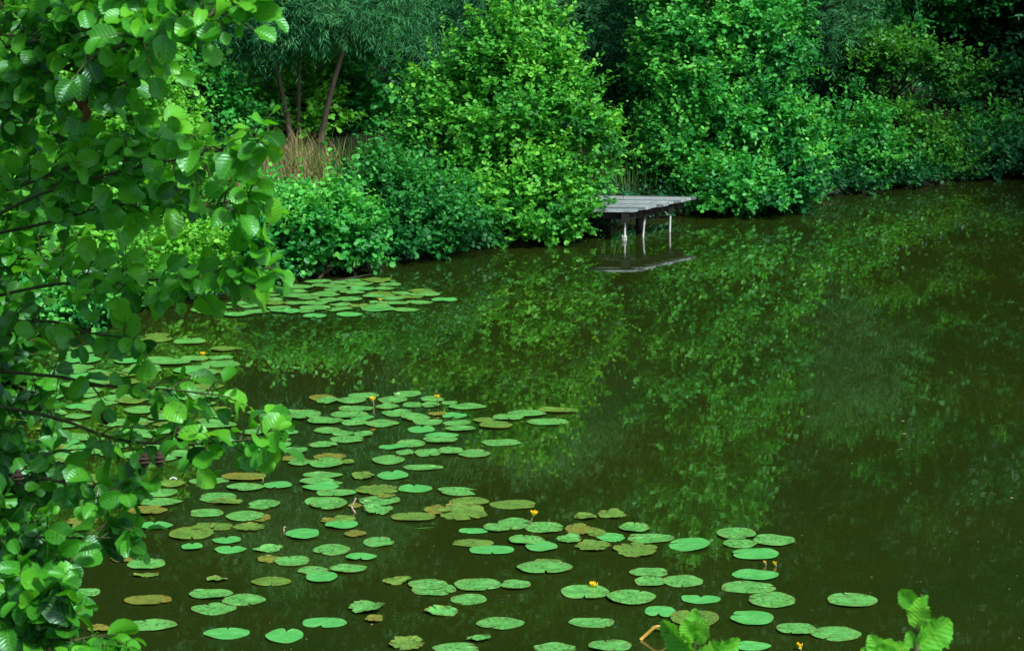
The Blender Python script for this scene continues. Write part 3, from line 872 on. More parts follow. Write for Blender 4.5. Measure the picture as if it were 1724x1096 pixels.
# ------------------------------------------------------------------ lily pads
PADS = []
def Z_(ox, oy, sc, items):
    for it in items:
        cx, cy, w, h, c = it
        PADS.append((ox + cx / sc, oy + cy / sc, w / sc, h / sc, c))
Z_(400, 640, 2.873, [
 (410,87,130,28,'y'),(610,76,150,30,'g'),(435,104,110,30,'g'),(550,102,145,32,'g'),(820,67,138,30,'g'),(750,98,142,32,'g'),
 (940,96,115,26,'g'),(725,131,115,26,'g'),(848,121,100,28,'g'),(935,122,95,30,'g'),(1025,111,75,26,'g'),(1112,130,185,28,'g'),
 (573,143,170,28,'g'),(768,161,142,34,'g'),(240,155,140,24,'g'),(320,172,165,44,'g'),(540,170,180,34,'g'),(600,180,118,32,'b'),
 (105,160,120,24,'g'),(139,178,80,20,'g'),(425,200,175,34,'g'),(565,207,130,30,'g'),(700,212,165,36,'g'),(860,182,140,36,'g'),
 (920,203,145,36,'g'),(1050,172,120,26,'b'),(970,165,100,18,'y'),(1060,212,135,30,'g'),(1078,239,150,24,'g'),(1195,197,110,20,'o'),
 (1250,220,160,36,'o'),(1310,182,150,28,'g'),(1400,165,190,30,'g'),(1550,149,190,24,'o'),(1500,204,205,32,'g'),(888,239,132,34,'b'),
 (987,271,165,26,'b'),(980,293,170,30,'g'),(437,246,138,32,'g'),(510,260,100,30,'g'),(608,262,95,30,'g'),(528,291,160,32,'g'),
 (415,314,142,28,'g'),(838,308,145,36,'g'),(752,325,140,24,'b'),(1277,303,195,32,'g'),(810,350,90,26,'g'),(920,352,130,38,'g'),
 (1030,345,120,36,'g'),(1145,357,160,38,'g'),(730,389,160,44,'g'),(285,343,110,28,'g'),(445,372,165,32,'y'),(300,400,110,36,'g'),
 (430,405,165,62,'g'),(530,400,70,24,'o'),(270,382,120,28,'y'),(85,418,170,38,'g'),(898,424,195,28,'g'),(750,463,152,40,'b'),
 (610,466,120,40,'t'),(412,464,195,30,'g'),(405,494,210,34,'g'),(403,520,180,36,'b'),(478,549,190,34,'g'),(670,533,210,52,'o'),
 (860,525,165,38,'b'),(1067,541,200,40,'g'),(440,602,180,74,'g'),(390,588,130,40,'g'),(685,583,205,44,'g'),(720,567,90,22,'y'),
 (570,610,70,36,'y'),(122,605,165,46,'g'),(680,632,145,42,'t'),(850,666,215,40,'o'),(970,632,140,52,'y'),(1120,592,195,44,'o'),
 (1090,645,240,75,'t'),(1330,603,222,48,'o'),(520,672,110,52,'o'),(440,682,80,24,'y'),(503,704,158,38,'b'),(1258,718,140,40,'g'),
 (1342,698,165,60,'g'),(1483,716,185,54,'g'),(1140,731,140,30,'b'),(1680,665,100,30,'t')])
Z_(400, 840, 2.873, [
 (313,174,160,50,'b'),(570,170,110,30,'y'),(683,210,150,48,'g'),(455,247,180,52,'g'),(598,284,152,32,'b'),(145,247,150,20,'t'),
 (150,290,110,40,'y'),(262,302,168,50,'g'),(365,348,152,40,'g'),(407,382,150,52,'b'),(535,342,182,40,'g'),(162,400,195,42,'o'),
 (422,600,212,52,'b'),(225,665,182,68,'b'),(625,530,175,62,'t'),(660,585,90,50,'y'),(770,400,140,34,'t'),(920,418,190,50,'g'),
 (950,440,215,60,'g'),(1160,420,225,60,'g'),(1345,420,145,44,'g'),(1118,486,175,52,'g'),(985,550,170,36,'t'),(1270,605,235,58,'g'),
 (820,708,175,56,'t'),(1055,722,225,50,'g'),(1165,680,120,30,'t'),(1535,725,200,50,'g'),(1139,215,200,38,'o'),(1230,250,215,44,'b'),
 (1400,205,175,44,'g'),(1470,235,155,48,'b'),(1505,308,135,28,'o'),(1485,335,270,58,'g')])
Z_(900, 840, 2.268, [
 (294,60,116,36,'o'),(380,113,118,34,'g'),(180,118,130,50,'y'),(232,130,85,36,'o'),(290,147,110,32,'b'),(225,183,145,40,'o'),
 (130,155,100,40,'t'),(445,152,180,36,'g'),(592,177,158,50,'b'),(385,198,170,56,'t'),(770,136,150,44,'g'),(785,172,130,34,'g'),
 (915,161,158,42,'g'),(845,214,174,42,'b'),(434,283,145,34,'g'),(440,318,115,38,'g'),(566,314,155,46,'g'),(193,358,185,52,'g'),
 (370,380,188,56,'g'),(844,295,178,40,'b'),(817,338,205,48,'g'),(906,388,178,60,'g'),(636,385,148,34,'b'),(480,432,118,42,'b'),
 (612,462,185,64,'o'),(829,457,164,56,'b'),(1215,390,188,52,'g'),(217,473,175,38,'g'),(1000,500,150,44,'g'),(1150,516,195,54,'g'),
 (828,567,150,35,'b'),(288,565,164,42,'g'),(75,570,155,30,'g'),(195,70,90,24,'t'),(465,500,45,22,'y')])
Z_(0, 700, 2.768, [
 (975,306,185,32,'g'),(1135,288,208,36,'y'),(722,362,205,38,'g'),(740,407,218,34,'g'),(1018,382,168,48,'g'),(1060,402,160,30,'o'),
 (964,454,153,40,'g'),(685,448,190,40,'y'),(723,517,166,32,'b'),(893,552,205,58,'o'),(940,522,130,30,'o'),(1010,518,150,36,'o'),
 (1160,520,150,38,'o'),(1140,470,175,46,'g'),(1205,478,110,36,'y'),(1055,583,132,32,'b'),(1074,625,150,32,'b'),(683,693,175,50,'g'),
 (575,668,120,34,'y'),(680,745,120,20,'t'),(305,720,130,44,'g'),(305,815,125,32,'b'),(403,828,125,36,'g'),(335,912,140,50,'b'),
 (985,835,203,44,'g'),(1138,860,203,54,'g'),(997,900,210,54,'g'),(708,978,235,52,'g'),(1055,1015,215,50,'b'),(1010,768,100,20,'t'),
 (690,862,220,44,'y'),(470,995,120,30,'y'),(800,318,130,32,'o'),(430,300,200,50,'o'),(315,190,150,38,'g'),(490,180,60,36,'g'),
 (560,585,90,36,'g'),(375,525,95,36,'o'),(380,495,150,40,'y'),(320,155,100,26,'y'),(450,365,120,30,'y'),(430,415,120,30,'o'),
 (1145,337,180,34,'g'),(1295,326,130,32,'b'),(1185,236,165,38,'g'),(640,190,150,38,'g'),(760,196,140,34,'g'),(860,180,130,34,'g'),(895,615,97,30,'b')])

LM = [((627,676),'the tall-stalked flower'),((736,670),'the short-stalked rear flower'),((899,866),'the leaning flower'),
      ((999,986),'the flower resting on a pad'),((1296,947),'the twin flower buds'),((1346,1088),'the lone bud at bottom'),
      ((1093,1066),'the curled yellow stalk'),((594,850),'the bent pinkish stalk'),((294,806),'the pale curled scrap'),
      ((710,889),'the floating green sliver'),((441,806),'the tiny bud'),((1555,1050),'the right-hand leafy shoot')]
WORD = ['zero','one','two','three','four','five','six','seven','eight','nine','ten','eleven','twelve','thirteen','fourteen']
LOOK = {'b':'bright green','g':'speckled green','o':'dull olive','y':'browned','t':'torn ragged'}
seen_labels = set()
def pad_label(u, v, c):
    for (lu, lv), nm in sorted(LM, key=lambda l: math.hypot((l[0][0]-u)/65, (l[0][1]-v)/24)):
        dx, dy = (u - lu) / 65, (v - lv) / 24
        for half in (False, True):
            def q(x):
                if half:
                    k = round(abs(x) * 2) / 2; w = WORD[int(k)] if k == int(k) else ((WORD[int(k)] + ' and a half') if k > 1 else 'half')
                else:
                    k = round(abs(x)); w = WORD[min(int(k), 14)]
                return k, w
            (kx, wx), (ky, wy) = q(dx), q(dy)
            px = '' if kx == 0 else f"{wx} {'width' if kx <= 1 else 'widths'} {'right' if dx > 0 else 'left'}"
            py = '' if ky == 0 else f"{wy} {'height' if ky <= 1 else 'heights'} {'below' if dy > 0 else 'above'}"
            if px and py: s = f"{LOOK[c]} pad {px} and {py} {nm}"
            elif px: s = f"{LOOK[c]} pad {px} of {nm}"
            elif py: s = f"{LOOK[c]} pad {py} {nm}"
            else: s = f"{LOOK[c]} pad at the foot of {nm}"
            if s not in seen_labels and len(s.split()) <= 16:
                seen_labels.add(s); return s
    return s

def pad_mesh(a, b, ang, ragged, heart, wild):
    """a notched floating leaf: rings from the petiole out; a along x, b along y"""
    th = np.concatenate([[.012, .035, .07, .12, .19, .28], np.linspace(.40, 2 * np.pi - .40, 34), 2 * np.pi - np.array([.28, .19, .12, .07, .035, .012])])
    n = len(th)
    d = np.minimum(th, 2 * np.pi - th)                          # angle away from the notch at th=0
    notch = np.clip(d / (.07 if not heart else .24), 0, 1)
    ph = rng.uniform(0, 6, 4)
    r = 1 + .018 * np.sin(3 * th + ph[0]) + .012 * np.sin(7 * th + ph[1])
    if ragged:
        r *= 1 - .20 * np.clip(np.sin(4 * th + ph[2]) * np.sin(9 * th + ph[3]), 0, 1) - .10 * rng.random(n) * (rng.random(n) < .5)
    prof = notch ** .6
    r *= .30 + .70 * prof
    r *= 1 - .10 * np.exp(-(d / .30) ** 2)
    rings = [.0, .35, .7, .9, 1.0]
    V, R = [(0, 0, .002)], [0.]
    lift = rng.uniform(.0, .004) + (.004 if ragged else 0)
    for k in rings[1:]:
        for t_, rr in zip(th, r):
            z = .002 + lift * k ** 4 * (.5 + .8 * math.sin(2 * t_ + ph[0]) + .5 * math.sin(5 * t_ + ph[3])) + .0025 * math.sin(3 * t_ + 5 * k + ph[1])
            if wild: z += .022 * max(0, math.sin(t_ + ph[2])) * k ** 3
            V.append((math.cos(t_) * rr * k, math.sin(t_) * rr * k, z)); R.append(k)
    V = np.array(V)
    V[:, 0] -= .08
    c, s = math.cos(ang), math.sin(ang)
    V[:, :2] = V[:, :2] @ np.array([[c, s], [-s, c]])
    ext = (V.max(0) - V.min(0)) / 2
    V[:, 0] *= a / ext[0]; V[:, 1] *= b / ext[1]
    mid = (V.max(0) + V.min(0)) / 2
    V[:, 0] -= mid[0]; V[:, 1] -= mid[1]
    V[:, 2] = np.maximum(V[:, 2], -.002)
    me = bpy.data.meshes.new('lily_pad')
    fs = [(0, 1 + j, 1 + (j + 1) % n) for j in range(n)]
    for i in range(len(rings) - 2):
        for j in range(n):
            p = 1 + i * n
            fs.append((p + j, p + n + j, p + n + (j + 1) % n, p + (j + 1) % n))
    me.from_pydata(V.tolist(), [], fs)
    me.polygons.foreach_set('use_smooth', np.ones(len(fs), dtype=bool))
    at_ = me.attributes.new('rim', 'FLOAT', 'POINT'); at_.data.foreach_set('value', np.array(R, dtype=np.float32))
    me.update()
    return me

pad_count = 0
def place_pad(u, v, w, h, c, label, group):
    global pad_count
    p = gp(u, v)
    dist = np.linalg.norm(p - CAM)
    k = dist / F
    a = w * k / 2
    b = np.clip(h * k / 2 / (H / dist), a * .62, a * 1.35)
    heart = c == 'b' and rng.random() < .45
    ang = rng.uniform(0, 2 * np.pi) if not heart else rng.choice([1.5, 1.7, 4.7, 4.5])
    rag = c == 't' or (c == 'y' and rng.random() < .6) or (c == 'o' and rng.random() < .25)
    me = pad_mesh(a, b, ang, rag, heart, c == 't' and rng.random() < .6)
    mk = c if c != 't' else ('o' if rng.random() < .6 else 'g')
    o = link_mesh('lily_pad', me, M[mk])
    o.location = (p[0], p[1], .002 + .0017 * (pad_count % 7))
    sunk = rng.random() < .07
    o.rotation_euler = (rng.normal(0, .006), rng.normal(0, .006) + (.06 * (1 if rng.random() < .5 else -1) if sunk else 0), 0)
    tag(o, label, 'lily pad', group)
    pad_count += 1
    return o

for (u, v, w, h, c) in sorted(PADS, key=lambda q_: q_[1]):
    place_pad(u, v, w, h, c, pad_label(u, v, c), 'lily pads on the open water')

def in_poly(u, v, poly):
    ins = False
    for (x0, y0), (x1, y1) in zip(poly, poly[1:] + poly[:1]):
        if (y0 > v) != (y1 > v) and u < x0 + (v - y0) / (y1 - y0) * (x1 - x0): ins = not ins
    return ins

def scatter(poly, n, w0, ratio, mind, cols, label, group):
    us, vs = [p[0] for p in poly], [p[1] for p in poly]
    got, tries = [], 0
    while len(got) < n and tries < 20000:
        tries += 1
        u, v = rng.uniform(min(us), max(us)), rng.uniform(min(vs), max(vs))
        if not in_poly(u, v, poly): continue
        if any(abs(u - a) / w0 * ratio * .0 + math.hypot((u - a) / w0, (v - b) / (w0 * ratio)) < mind for a, b in got): continue
        got.append((u, v))
    for u, v in sorted(got, key=lambda g_: g_[1]):
        c = cols[rng.integers(len(cols))]
        w = w0 * rng.uniform(.75, 1.2)
        place_pad(u, v, w, w * ratio * rng.uniform(.8, 1.15), c, label[c] if isinstance(label, dict) else label, group)

far_label = {'g': 'green lily pad crowded in the far patch below the rounded light shrub',
             'o': 'dull olive lily pad crowded in the far patch below the rounded light shrub',
             'b': 'pale green lily pad crowded in the far patch below the rounded light shrub'}
for u, v, w, h in ((748, 505.5, 44, 6.5), (472, 524, 36, 6), (492, 525, 36, 7), (398, 531, 46, 6), (530, 531.5, 40, 7), (588, 530, 44, 7), (638, 521, 60, 8), (610, 487, 44, 6)):
    place_pad(u, v, w, h, 'b', far_label['b'], 'lily pads in the far patch')
scatter([(345, 522), (400, 505), (470, 482), (560, 470), (640, 472), (715, 490), (716, 500), (690, 526), (540, 526), (400, 530), (345, 528)],
        52, 46, .15, .60, 'gggggo', far_label, 'lily pads in the far patch')
left_label = {'g': 'green lily pad in the crowded left patch behind the alder leaves',
              'o': 'dull olive lily pad in the crowded left patch behind the alder leaves',
              'b': 'pale green lily pad in the crowded left patch behind the alder leaves'}
scatter([(110, 600), (170, 580), (240, 562), (300, 556), (345, 572), (390, 592), (376, 640), (345, 672), (380, 690), (440, 690), (470, 712), (495, 738), (440, 765),
         (330, 755), (220, 760), (90, 780), (60, 700)], 88, 56, .185, .52, 'gggggob', left_label, 'lily pads in the left patch')

# ---- yellow flowers
def flower(u, v, size, label, stalk_to=None, name='water_lily_flower', bud=False):
    g0 = gp(*stalk_to) if stalk_to else gp(u, v + 5)
    top = at(u, v, g0[1])
    if top[2] < .01: top[2] = .02
    base = np.array([g0[0], g0[1], 0.])
    root = tag(empty(name, base), label, 'flower', 'yellow water lily flowers')
    r = size
    # cupped petals
    for k in range(3 if bud else 5):
        an = k * 2 * np.pi / (3 if bud else 5) + rng.uniform(-.2, .2)
        V, Fc = [], []
        for i, t_ in enumerate(np.linspace(0, 1, 5)):
            for j, s in enumerate((-1, -.5, 0, .5, 1)):
                wid = .62 * math.sin(.35 + 2.35 * t_)
                rad = r * (.18 + .95 * math.sin(t_ * 1.9) * (.62 if bud else 1.0)) - r * .10 * abs(s)
                zz = r * (1.25 * t_ ** 1.1 + .12 * abs(s))
                a2 = an + s * wid * (1.0 if not bud else 1.3)
                V.append((rad * math.cos(a2), rad * math.sin(a2), zz - r * .55))
        for i in range(4):
            for j in range(4):
                q_ = i * 5 + j; Fc.append((q_, q_ + 1, q_ + 6, q_ + 5))
        me = bpy.data.meshes.new('petal'); me.from_pydata(V, [], Fc)
        me.polygons.foreach_set('use_smooth', np.ones(len(Fc), dtype=bool)); me.update()
        p_ = link_mesh('petal', me, M['petal'], root)
        p_.location = top - base
    # stigma disc in the cup
    tb = Tubes(); tb.add([(top - base) + np.array([0, 0, -r * .55]), (top - base) + np.array([0, 0, 0]), (top - base) + np.array([0, 0, r * .35])], r * .3, r * .45, 10)
    tb.build('flower_centre', M['petal'], root)
    st = Tubes()
    m1 = (top - base) * .5 + np.array([.01, 0, .0])
    st.add(smooth_path([np.array([0, 0, -.15]), m1, (top - base) + np.array([0, 0, -r * .5])], 8), .0065, .0055, 7)
    st.build('stalk', M['flower_stalk'], root)
    return root
flower(627, 672, .027, 'yellow water lily flower on a tall pale stalk among the rear pads', (628, 696))
flower(736, 668, .024, 'small yellow water lily flower right of the tall-stalked flower', (735, 684))
flower(899, 864, .027, 'yellow water lily flower on a leaning green stalk between two pads', (886, 886))
flower(999, 985, .029, 'yellow water lily flower resting on the back edge of a speckled pad', (999, 990))
flower(1346, 1087, .027, 'large yellow bud alone in dark water at the bottom right', (1346, 1094), bud=True)
flower(1287, 946, .015, 'left of the twin small yellow buds under a bright pad', (1287, 951), bud=True)
flower(1304, 948, .018, 'right and larger of the twin small yellow buds under a bright pad', (1304, 953), bud=True)
flower(341, 596, .027, 'yellow water lily flower at the right side of the left pad patch', (341, 600))
flower(236, 608, .017, 'small yellow flower deep in the left pad patch behind alder leaves', (236, 612))
flower(640, 505, .018, 'small yellow flower at the right of the far lily patch', (640, 508))
flower(441, 805, .010, 'tiny yellow bud on the rim of a browned pad', (441, 808), bud=True)
flower(467, 695, .011, 'tiny yellow bud on the rear left pads by the alder tip', (467, 698), bud=True)

# ---- stalks and floating scraps
def stalk(name, pts, r0, r1, mat, label, cat):
    w = [at(u, v, gp(*pts[0][:2])[1] + dy) for u, v, dy in pts]
    b = w[0].copy(); b[2] = 0
    tb = Tubes(); tb.add(smooth_path(w, 12) - b, r0, r1, 8)
    o = tb.build(name, mat); o.location = b
    return tag(o, label, cat)
stalk('lily_stalk', [(1078, 1077, 0), (1090, 1066, .02), (1102, 1056, .03), (1112, 1054, .04), (1124, 1060, .05)], .012, .009, M['yellow_stalk'], 'curled yellow dying lily stalk beside the middle leafy shoot', 'lily stalk')
stalk('lily_stalk', [(592, 851, 0), (596, 845, 0), (599, 838, 0)], .007, .006, M['pale_stalk'], 'bent pinkish stalk sticking up beside a large speckled pad', 'lily stalk')
stalk('lily_stalk', [(598, 863, 0), (594, 857, .02), (591, 851, .06)], .005, .006, M['pale_stalk'], 'short pinkish stalk lying on the water below the bent stalk', 'lily stalk')
stalk('lily_stalk', [(286, 806, 0), (292, 804, 0), (298, 807, 0), (300, 811, 0)], .007, .006, M['white_post'], 'pale curled scrap lying on an olive pad at left', 'plant scrap')
stalk('lily_stalk', [(478, 893, 0), (478, 888, 0), (481, 886.5, 0)], .006, .005, M['pale_stalk'], 'thin brown hooked stalk poking up alone at lower left', 'lily stalk')

def fleck(u, v, L, mat, label, wid=.3, ang=None):
    p = gp(u, v)
    a = ang if ang is not None else rng.uniform(-.5, .5)
    A = np.array([[math.cos(a), math.sin(a), 0]]); N = np.array([[0, 0, 1.]])
    T = OVAL_V.copy(); T[:, 0] *= wid / .26; T[:, 2] = np.abs(T[:, 2]) * .3
    o = leaves('floating_leaf', np.array([[0, 0, .004]]), A, N, np.array([L]), np.array([.6]), T, ROUND_F, mat)
    o.location = p
    tag(o, label, 'floating leaf', 'leaf flecks on the open water')
fleck(697, 891, .17, M['green_grass'], 'slim pale green leaf sliver floating below the ragged olive pads', .10, .25)
for u, v in ((1188, 638), (1193, 651), (1168, 670), (1225, 742), (1430, 624), (1363, 657), (1200, 787), (1513, 757), (1401, 680), (1420, 620)):
    fleck(u, v, .042, M['flower_stalk'], 'tiny yellow leaf fleck floating on the open reflecting water', .3)
for u, v in ((1358, 702), (1700, 839), (1517, 709), (1519, 731)):
    fleck(u, v, .036, M['pale_stalk'], 'tiny whitish fleck floating on the open reflecting water', .3)

n = 260
uu, vv_ = rng.uniform(380, 1724, n), 1096 - 560 * rng.random(n) ** .8
pp = np.array([gp(u, v, .004) for u, v in zip(uu, vv_)])
an = rng.uniform(0, 6.28, n)
c0 = pp.mean(0); c0[2] = 0
o = leaves('floating_specks', pp - c0, np.stack([np.cos(an), np.sin(an), 0 * an], -1), np.tile([0, 0, 1.], (n, 1)), rng.uniform(.006, .02, n), rng.random(n), OVAL_V * [1.3, 1, .1], ROUND_F, M['dry_grass'])
o.location = c0
tag(o, 'fine pale plant specks strewn over the pond surface', 'debris', kind='stuff')

# ------------------------------------------------------------------ the foreground alder on the near bank, left
troot = np.array([-2.75, 9.0, 0.]); troot[2] = gz(troot[0], troot[1])
alder = tag(empty('alder_tree', troot), 'big foreground alder filling the left edge with large glossy leaves', 'alder')
tb = Tubes()
trunk_line = smooth_path([troot + [0, 0, -.2], troot + [.05, 0, 1.5], troot + [.12, -.1, 3.2], troot + [.0, 0, 5.2], troot + [-.1, .1, 7.2]], 14)
tb.add(trunk_line - troot, .15, .05, 12)
tb.build('trunk', M['bark'], alder)

def twig_leaves(line, parent, loc, mat, size, step, twl, dens=1.0, t0=.2, leaf_bias=0.0, tintm=.45, cam_bias=.35, radius=.0075):
    """side twigs with leaves along a branch line; returns the branch object"""
    br = Tubes()
    k = len(line)
    L = np.linalg.norm(np.diff(line, axis=0), axis=1).sum()
    br.add(line - loc, radius, .0022, 7)
    P, A, N, T = [], [], [], []
    ntw = max(3, int(L / step * dens))
    for i in range(ntw):
        t_ = t0 + (1 - t0) * ((i + rng.random() * .8) / ntw)
        x = t_ * (k - 1); j = min(int(x), k - 2)
        p = line[j] * (1 - x + j) + line[j + 1] * (x - j)
        d = norm(line[j + 1] - line[j])
        sd = norm(rng.normal(0, 1, 3) * np.array([.6, 1, .9]))
        dr = norm(d * .75 + sd * .75 + UP * .1)
        tl_ = twl * rng.uniform(.5, 1.2) * (1.15 - .5 * t_)
        pts = smooth_path([p, p + dr * tl_ * .5 + UP * .01, p + dr * tl_ + UP * rng.uniform(-.03, .03)], 5)
        br.add(pts - loc, .0032, .0012, 5)
        nl = max(3, int(tl_ / .034))
        tcl = tintm + rng.normal(0, .13)
        for q_ in range(nl):
            f = (q_ + 1) / nl
            pp = p + (pts[-1] - p) * f
            s = norm(np.cross(dr, UP)) * (1 if q_ % 2 else -1)
            A.append(dr * (.55 + .5 * (q_ == nl - 1)) + s * .75 * (q_ < nl - 1) + rng.normal(0, .3, 3) - UP * .22)
            N.append(UP * .75 + np.array([.05, -cam_bias, 0]) + rng.normal(0, .60, 3))
            P.append(pp); T.append(tcl + rng.normal(0, .22) + .15 * (f - .5))
    # leaves straight on the tip
    for q_ in range(3):
        d = norm(line[-1] - line[-2])
        P.append(line[-1] - d * .02 * q_); A.append(d + rng.normal(0, .55, 3)); N.append(UP * .7 + np.array([0, -cam_bias, 0]) + rng.normal(0, .4, 3)); T.append(tintm + .2 + rng.normal(0, .1))
    b = br.build('branch', M['twig'], parent)
    P = np.array(P) - loc
    S = size * np.clip(rng.normal(1, .25, len(P)), .45, 1.5)
    leaves('foliage', P, np.array(A), np.array(N), S, np.array(T), NEAR_V, NEAR_F, mat, b, .32, NEAR_UV)
    return b

BR = [  # explicit branches read off the photograph: (u, v, distance)
 [(-120, 360, 9.0), (0, 325, 8.6), (130, 280, 8.3), (240, 240, 8.1)],
 [(-120, 420, 8.8), (60, 330, 8.3), (220, 285, 8.0), (320, 265, 7.8), (440, 245, 7.6)],
 [(-150, 120, 9.0), (60, 70, 8.4), (240, 30, 8.0), (290, 25, 7.9)],
 [(-100, 170, 8.9), (120, 110, 8.2), (250, 60, 7.8), (330, 35, 7.6), (412, 8, 7.5)],
 [(-120, 210, 9.0), (60, 160, 8.5), (180, 150, 8.2), (262, 110, 8.0)],
 [(-120, 520, 9.0), (80, 480, 8.5), (230, 472, 8.2), (340, 468, 8.0), (452, 452, 7.9)],
 [(-120, 420, 9.1), (60, 380, 8.6), (200, 345, 8.2), (330, 350, 8.0), (420, 330, 7.9)],
 [(-120, 690, 8.8), (60, 695, 8.4), (190, 738, 8.2), (290, 747, 8.0), (380, 745, 7.8), (450, 735, 7.7)],
 [(-120, 640, 8.9), (60, 630, 8.5), (180, 650, 8.2), (280, 655, 8.0), (385, 668, 7.9)],
 [(-120, 790, 8.8), (30, 800, 8.4), (130, 815, 8.2), (225, 830, 8.0)],
 [(-120, 880, 8.6), (20, 900, 8.2), (110, 905, 8.0), (222, 905, 7.9)],
 [(-120, 960, 8.4), (0, 980, 8.0), (60, 1000, 7.8), (95, 985, 7.7)],
 [(-140, 1090, 8.2), (0, 1070, 7.9), (90, 1075, 7.7), (190, 1085, 7.6)],
 [(-120, 570, 9.0), (60, 540, 8.6), (150, 560, 8.3), (230, 570, 8.1)],
 [(-140, 30, 9.2), (40, 0, 8.6), (140, -30, 8.2), (230, -20, 8.0)],
]
for i, b in enumerate(BR):
    dens = {8: .4, 13: .35, 7: .75, 9: .7, 10: .8}.get(i, 1.0)
    ctrl = [at(*p) for p in b]
    st = trunk_line[np.argmin(np.abs(trunk_line[:, 2] - (ctrl[0][2] - .25)))]
    line = smooth_path([st] + ctrl, 16)
    twig_leaves(line, alder, troot, M['near_leaf'], .061, .066, .17, dens, .42, tintm=.55 if b[-1][1] < 770 else .32)  # lower branches get darker leaves, lower-left shade painted into their tint
for i in range(30):          # the crowded inner branches near the trunk
    v = -60 + 1180 * (i + rng.random()) / 30
    u1 = rng.uniform(-10, 140) * (1.45 if v < 460 else .55)
    Y1 = rng.uniform(8.4, 10.2)
    ctrl = [at(-150, v + rng.uniform(-30, 60), Y1 + .2), at(u1 * .5 - 40, v + rng.uniform(-25, 35), Y1), at(u1, v, Y1 - .2)]
    st = trunk_line[np.argmin(np.abs(trunk_line[:, 2] - (ctrl[0][2] - .2)))]
    twig_leaves(smooth_path([st] + ctrl, 12), alder, troot, M['near_leaf'], .057, .060, .19, 1.0, .35, tintm=.36 if v < 560 else .10)  # low inner branches tinted darkest, shade put into the leaf colour
# the crown above and left of the picture
lb = [(troot + np.array(c), r) for c, r in [((-.8, .2, 5.0), (1.6, 1.7, 1.2)), ((.2, .3, 6.6), (1.3, 1.4, .9)), ((-1.0, 0, 2.8), (1.1, 1.4, 1.2))]]
P, A, N, T, tips = crown_points(lb, .42, 10, 7, .2, .3, 0, .6, (.2, .4))
ok = ~((np.abs(P[:, 0]) < P[:, 1] * .19) & (P[:, 2] < 5.0 - .03 * P[:, 1]))
leaves('crown_foliage', P[ok] - troot, A[ok], N[ok], .078 * np.clip(rng.normal(1, .2, ok.sum()), .5, 1.5), T[ok], ROUND_V, ROUND_F, M['alder_leaf'], alder)

# old brown cones hanging in the branches
def cone(u, v, Y, parent, loc, s=.024):
    p = at(u, v, Y)
    V, Fc = [], []
    n, m = 10, 9
    for i in range(m):
        t_ = i / (m - 1)
        r = s * .42 * math.sin(.25 + 2.6 * t_) * (1.12 if i % 2 else .80)
        for j in range(n):
            a = 2 * np.pi * (j + .5 * (i % 2)) / n
            V.append((p[0] - loc[0] + r * math.cos(a), p[1] - loc[1] + r * math.sin(a), p[2] - loc[2] - s * 1.15 * t_))
    for i in range(m - 1):
        for j in range(n):
            Fc.append((i * n + j, i * n + (j + 1) % n, (i + 1) * n + (j + 1) % n, (i + 1) * n + j))
    me = bpy.data.meshes.new('cone'); me.from_pydata(V, [], Fc); me.update()
    link_mesh('cone', me, M['cone'], parent)
for u, v, Y in ((243, 762, 7.9), (268, 760, 7.8), (178, 690, 8.2), (303, 718, 7.8), (30, 790, 8.1)):
    cone(u, v, Y, alder, troot, .04)
p = np.array([at(125, 160, 8.1), at(140, 178, 8.1), at(12, 275, 8.2)])
for i, (ax, nm) in enumerate((((.5, 0, -.4), (0, -.7, .7)), ((.3, 0, -.8), (.6, -.6, .5)))):
    leaves('dead_leaf', p[i:i + 1] - troot, np.array([ax]), np.array([nm]), np.array([.052]), np.array([.2 + .2 * i]), NEAR_V, NEAR_F, M['dead_leaf'], alder, .5, NEAR_UV)

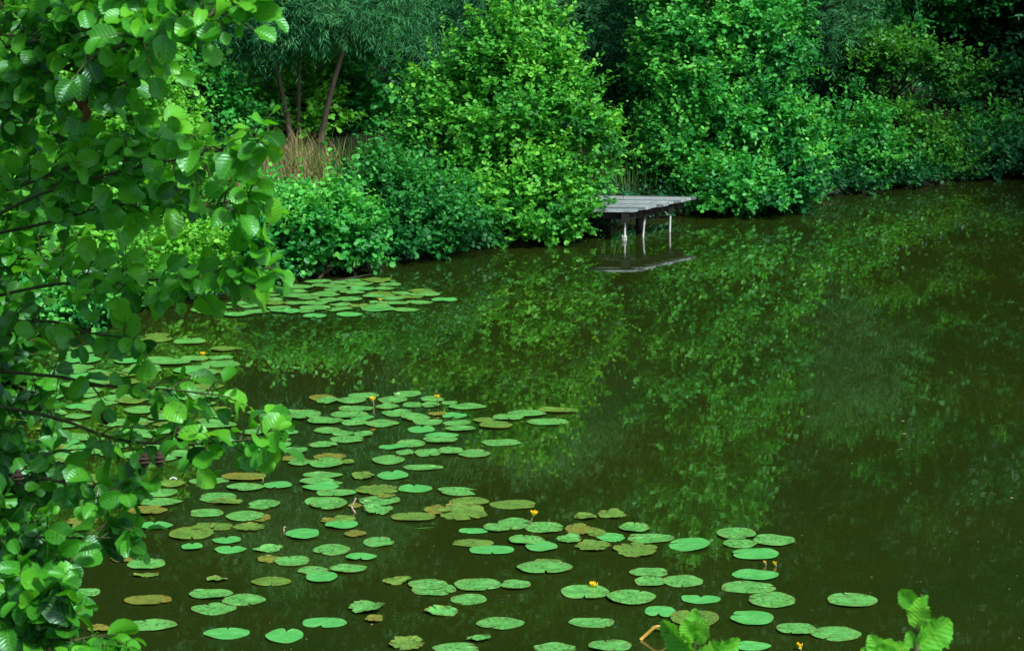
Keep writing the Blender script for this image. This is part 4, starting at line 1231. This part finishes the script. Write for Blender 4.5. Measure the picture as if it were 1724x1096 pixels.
# ------------------------------------------------------------------ leafy shoots at the bottom right
def shoot(label, stem_px, Y0, lv):
    w = [at(u, v, Y0) for u, v in stem_px]
    b = w[0].copy(); b[2] = gz(b[0], b[1])
    root = tag(empty('alder_shoot', b), label, 'shoot', 'alder shoots at the bottom right')
    st = Tubes(); st.add(smooth_path([b + [0.02, .05, -.05]] + w, 14) - b, .007, .0022, 8)
    st.build('stem', M['twig'], root)
    P, A, N, S, T = [], [], [], [], []
    right, upv = np.array([1., 0, 0]), np.array([0, sp, cp])
    fw = np.array([0, cp, -sp])
    for (u0, v0, u1, v1, roll, tilt, tint) in lv:
        p0, p1 = at(u0, v0, Y0), at(u1, v1, Y0 + tilt)
        P.append(p0 - b); A.append(p1 - p0); S.append(np.linalg.norm(p1 - p0)); T.append(tint)
        side = norm(np.cross(p1 - p0, fw))
        N.append(-fw * math.cos(roll) + side * math.sin(roll) + UP * .35)
    leaves('foliage', np.array(P), np.array(A), np.array(N), np.array(S), np.array(T), SHOOT_V, SHOOT_F, M['shoot_leaf'], root, .06, SHOOT_UV)
shoot('tall leafy alder shoot with bright toothed leaves near the bottom right corner',
      [(1543, 1180), (1543, 1096), (1545, 1050), (1548, 1015), (1552, 1000)], 6.0,
      [(1546, 1022, 1513, 995, .7, .02, .5), (1550, 1018, 1562, 1002, .3, 0, .5), (1545, 1058, 1549, 1010, .1, -.02, .9), (1543, 1088, 1602, 1046, -.6, .02, .55),
       (1543, 1090, 1528, 1064, .5, .0, .6), (1543, 1118, 1598, 1110, -.3, -.02, .6), (1542, 1125, 1500, 1100, .3, -.02, .7)])
shoot('low leafy alder shoot just left of the tall corner shoot',
      [(1490, 1180), (1488, 1130), (1486, 1100)], 6.1,
      [(1487, 1108, 1464, 1070, .3, 0, .7), (1487, 1108, 1500, 1076, .1, -.01, .85), (1486, 1112, 1530, 1084, -.2, 0, .8), (1486, 1110, 1450, 1092, .3, 0, .8)])
shoot('leafy alder shoot with one folded glossy leaf at the middle of the bottom edge',
      [(1169, 1180), (1169, 1110), (1170, 1070), (1170, 1045)], 6.0,
      [(1168, 1100, 1113, 1047, .95, .02, .35), (1170, 1062, 1170, 1025, .2, 0, .6), (1170, 1080, 1150, 1044, .2, -.02, .75), (1170, 1082, 1188, 1046, .1, -.02, .8), (1168, 1118, 1240, 1090, -.4, 0, .7)])
shoot('single arching alder leaf at the bottom edge right of the middle shoot',
      [(1205, 1190), (1203, 1140), (1202, 1120)], 6.0,
      [(1200, 1108, 1246, 1078, -.7, .0, .5), (1200, 1112, 1214, 1088, .2, .0, .7)])
gb = at(140, 1110, 6.2)
o = blades('grass_tuft', (gb[0], 6.2, None), 16, (.05, .06), 1.05, .10, M['green_grass'], width=.006, droop=.1)
tag(o, 'few thin green grass blades at the lower left corner', 'grass')
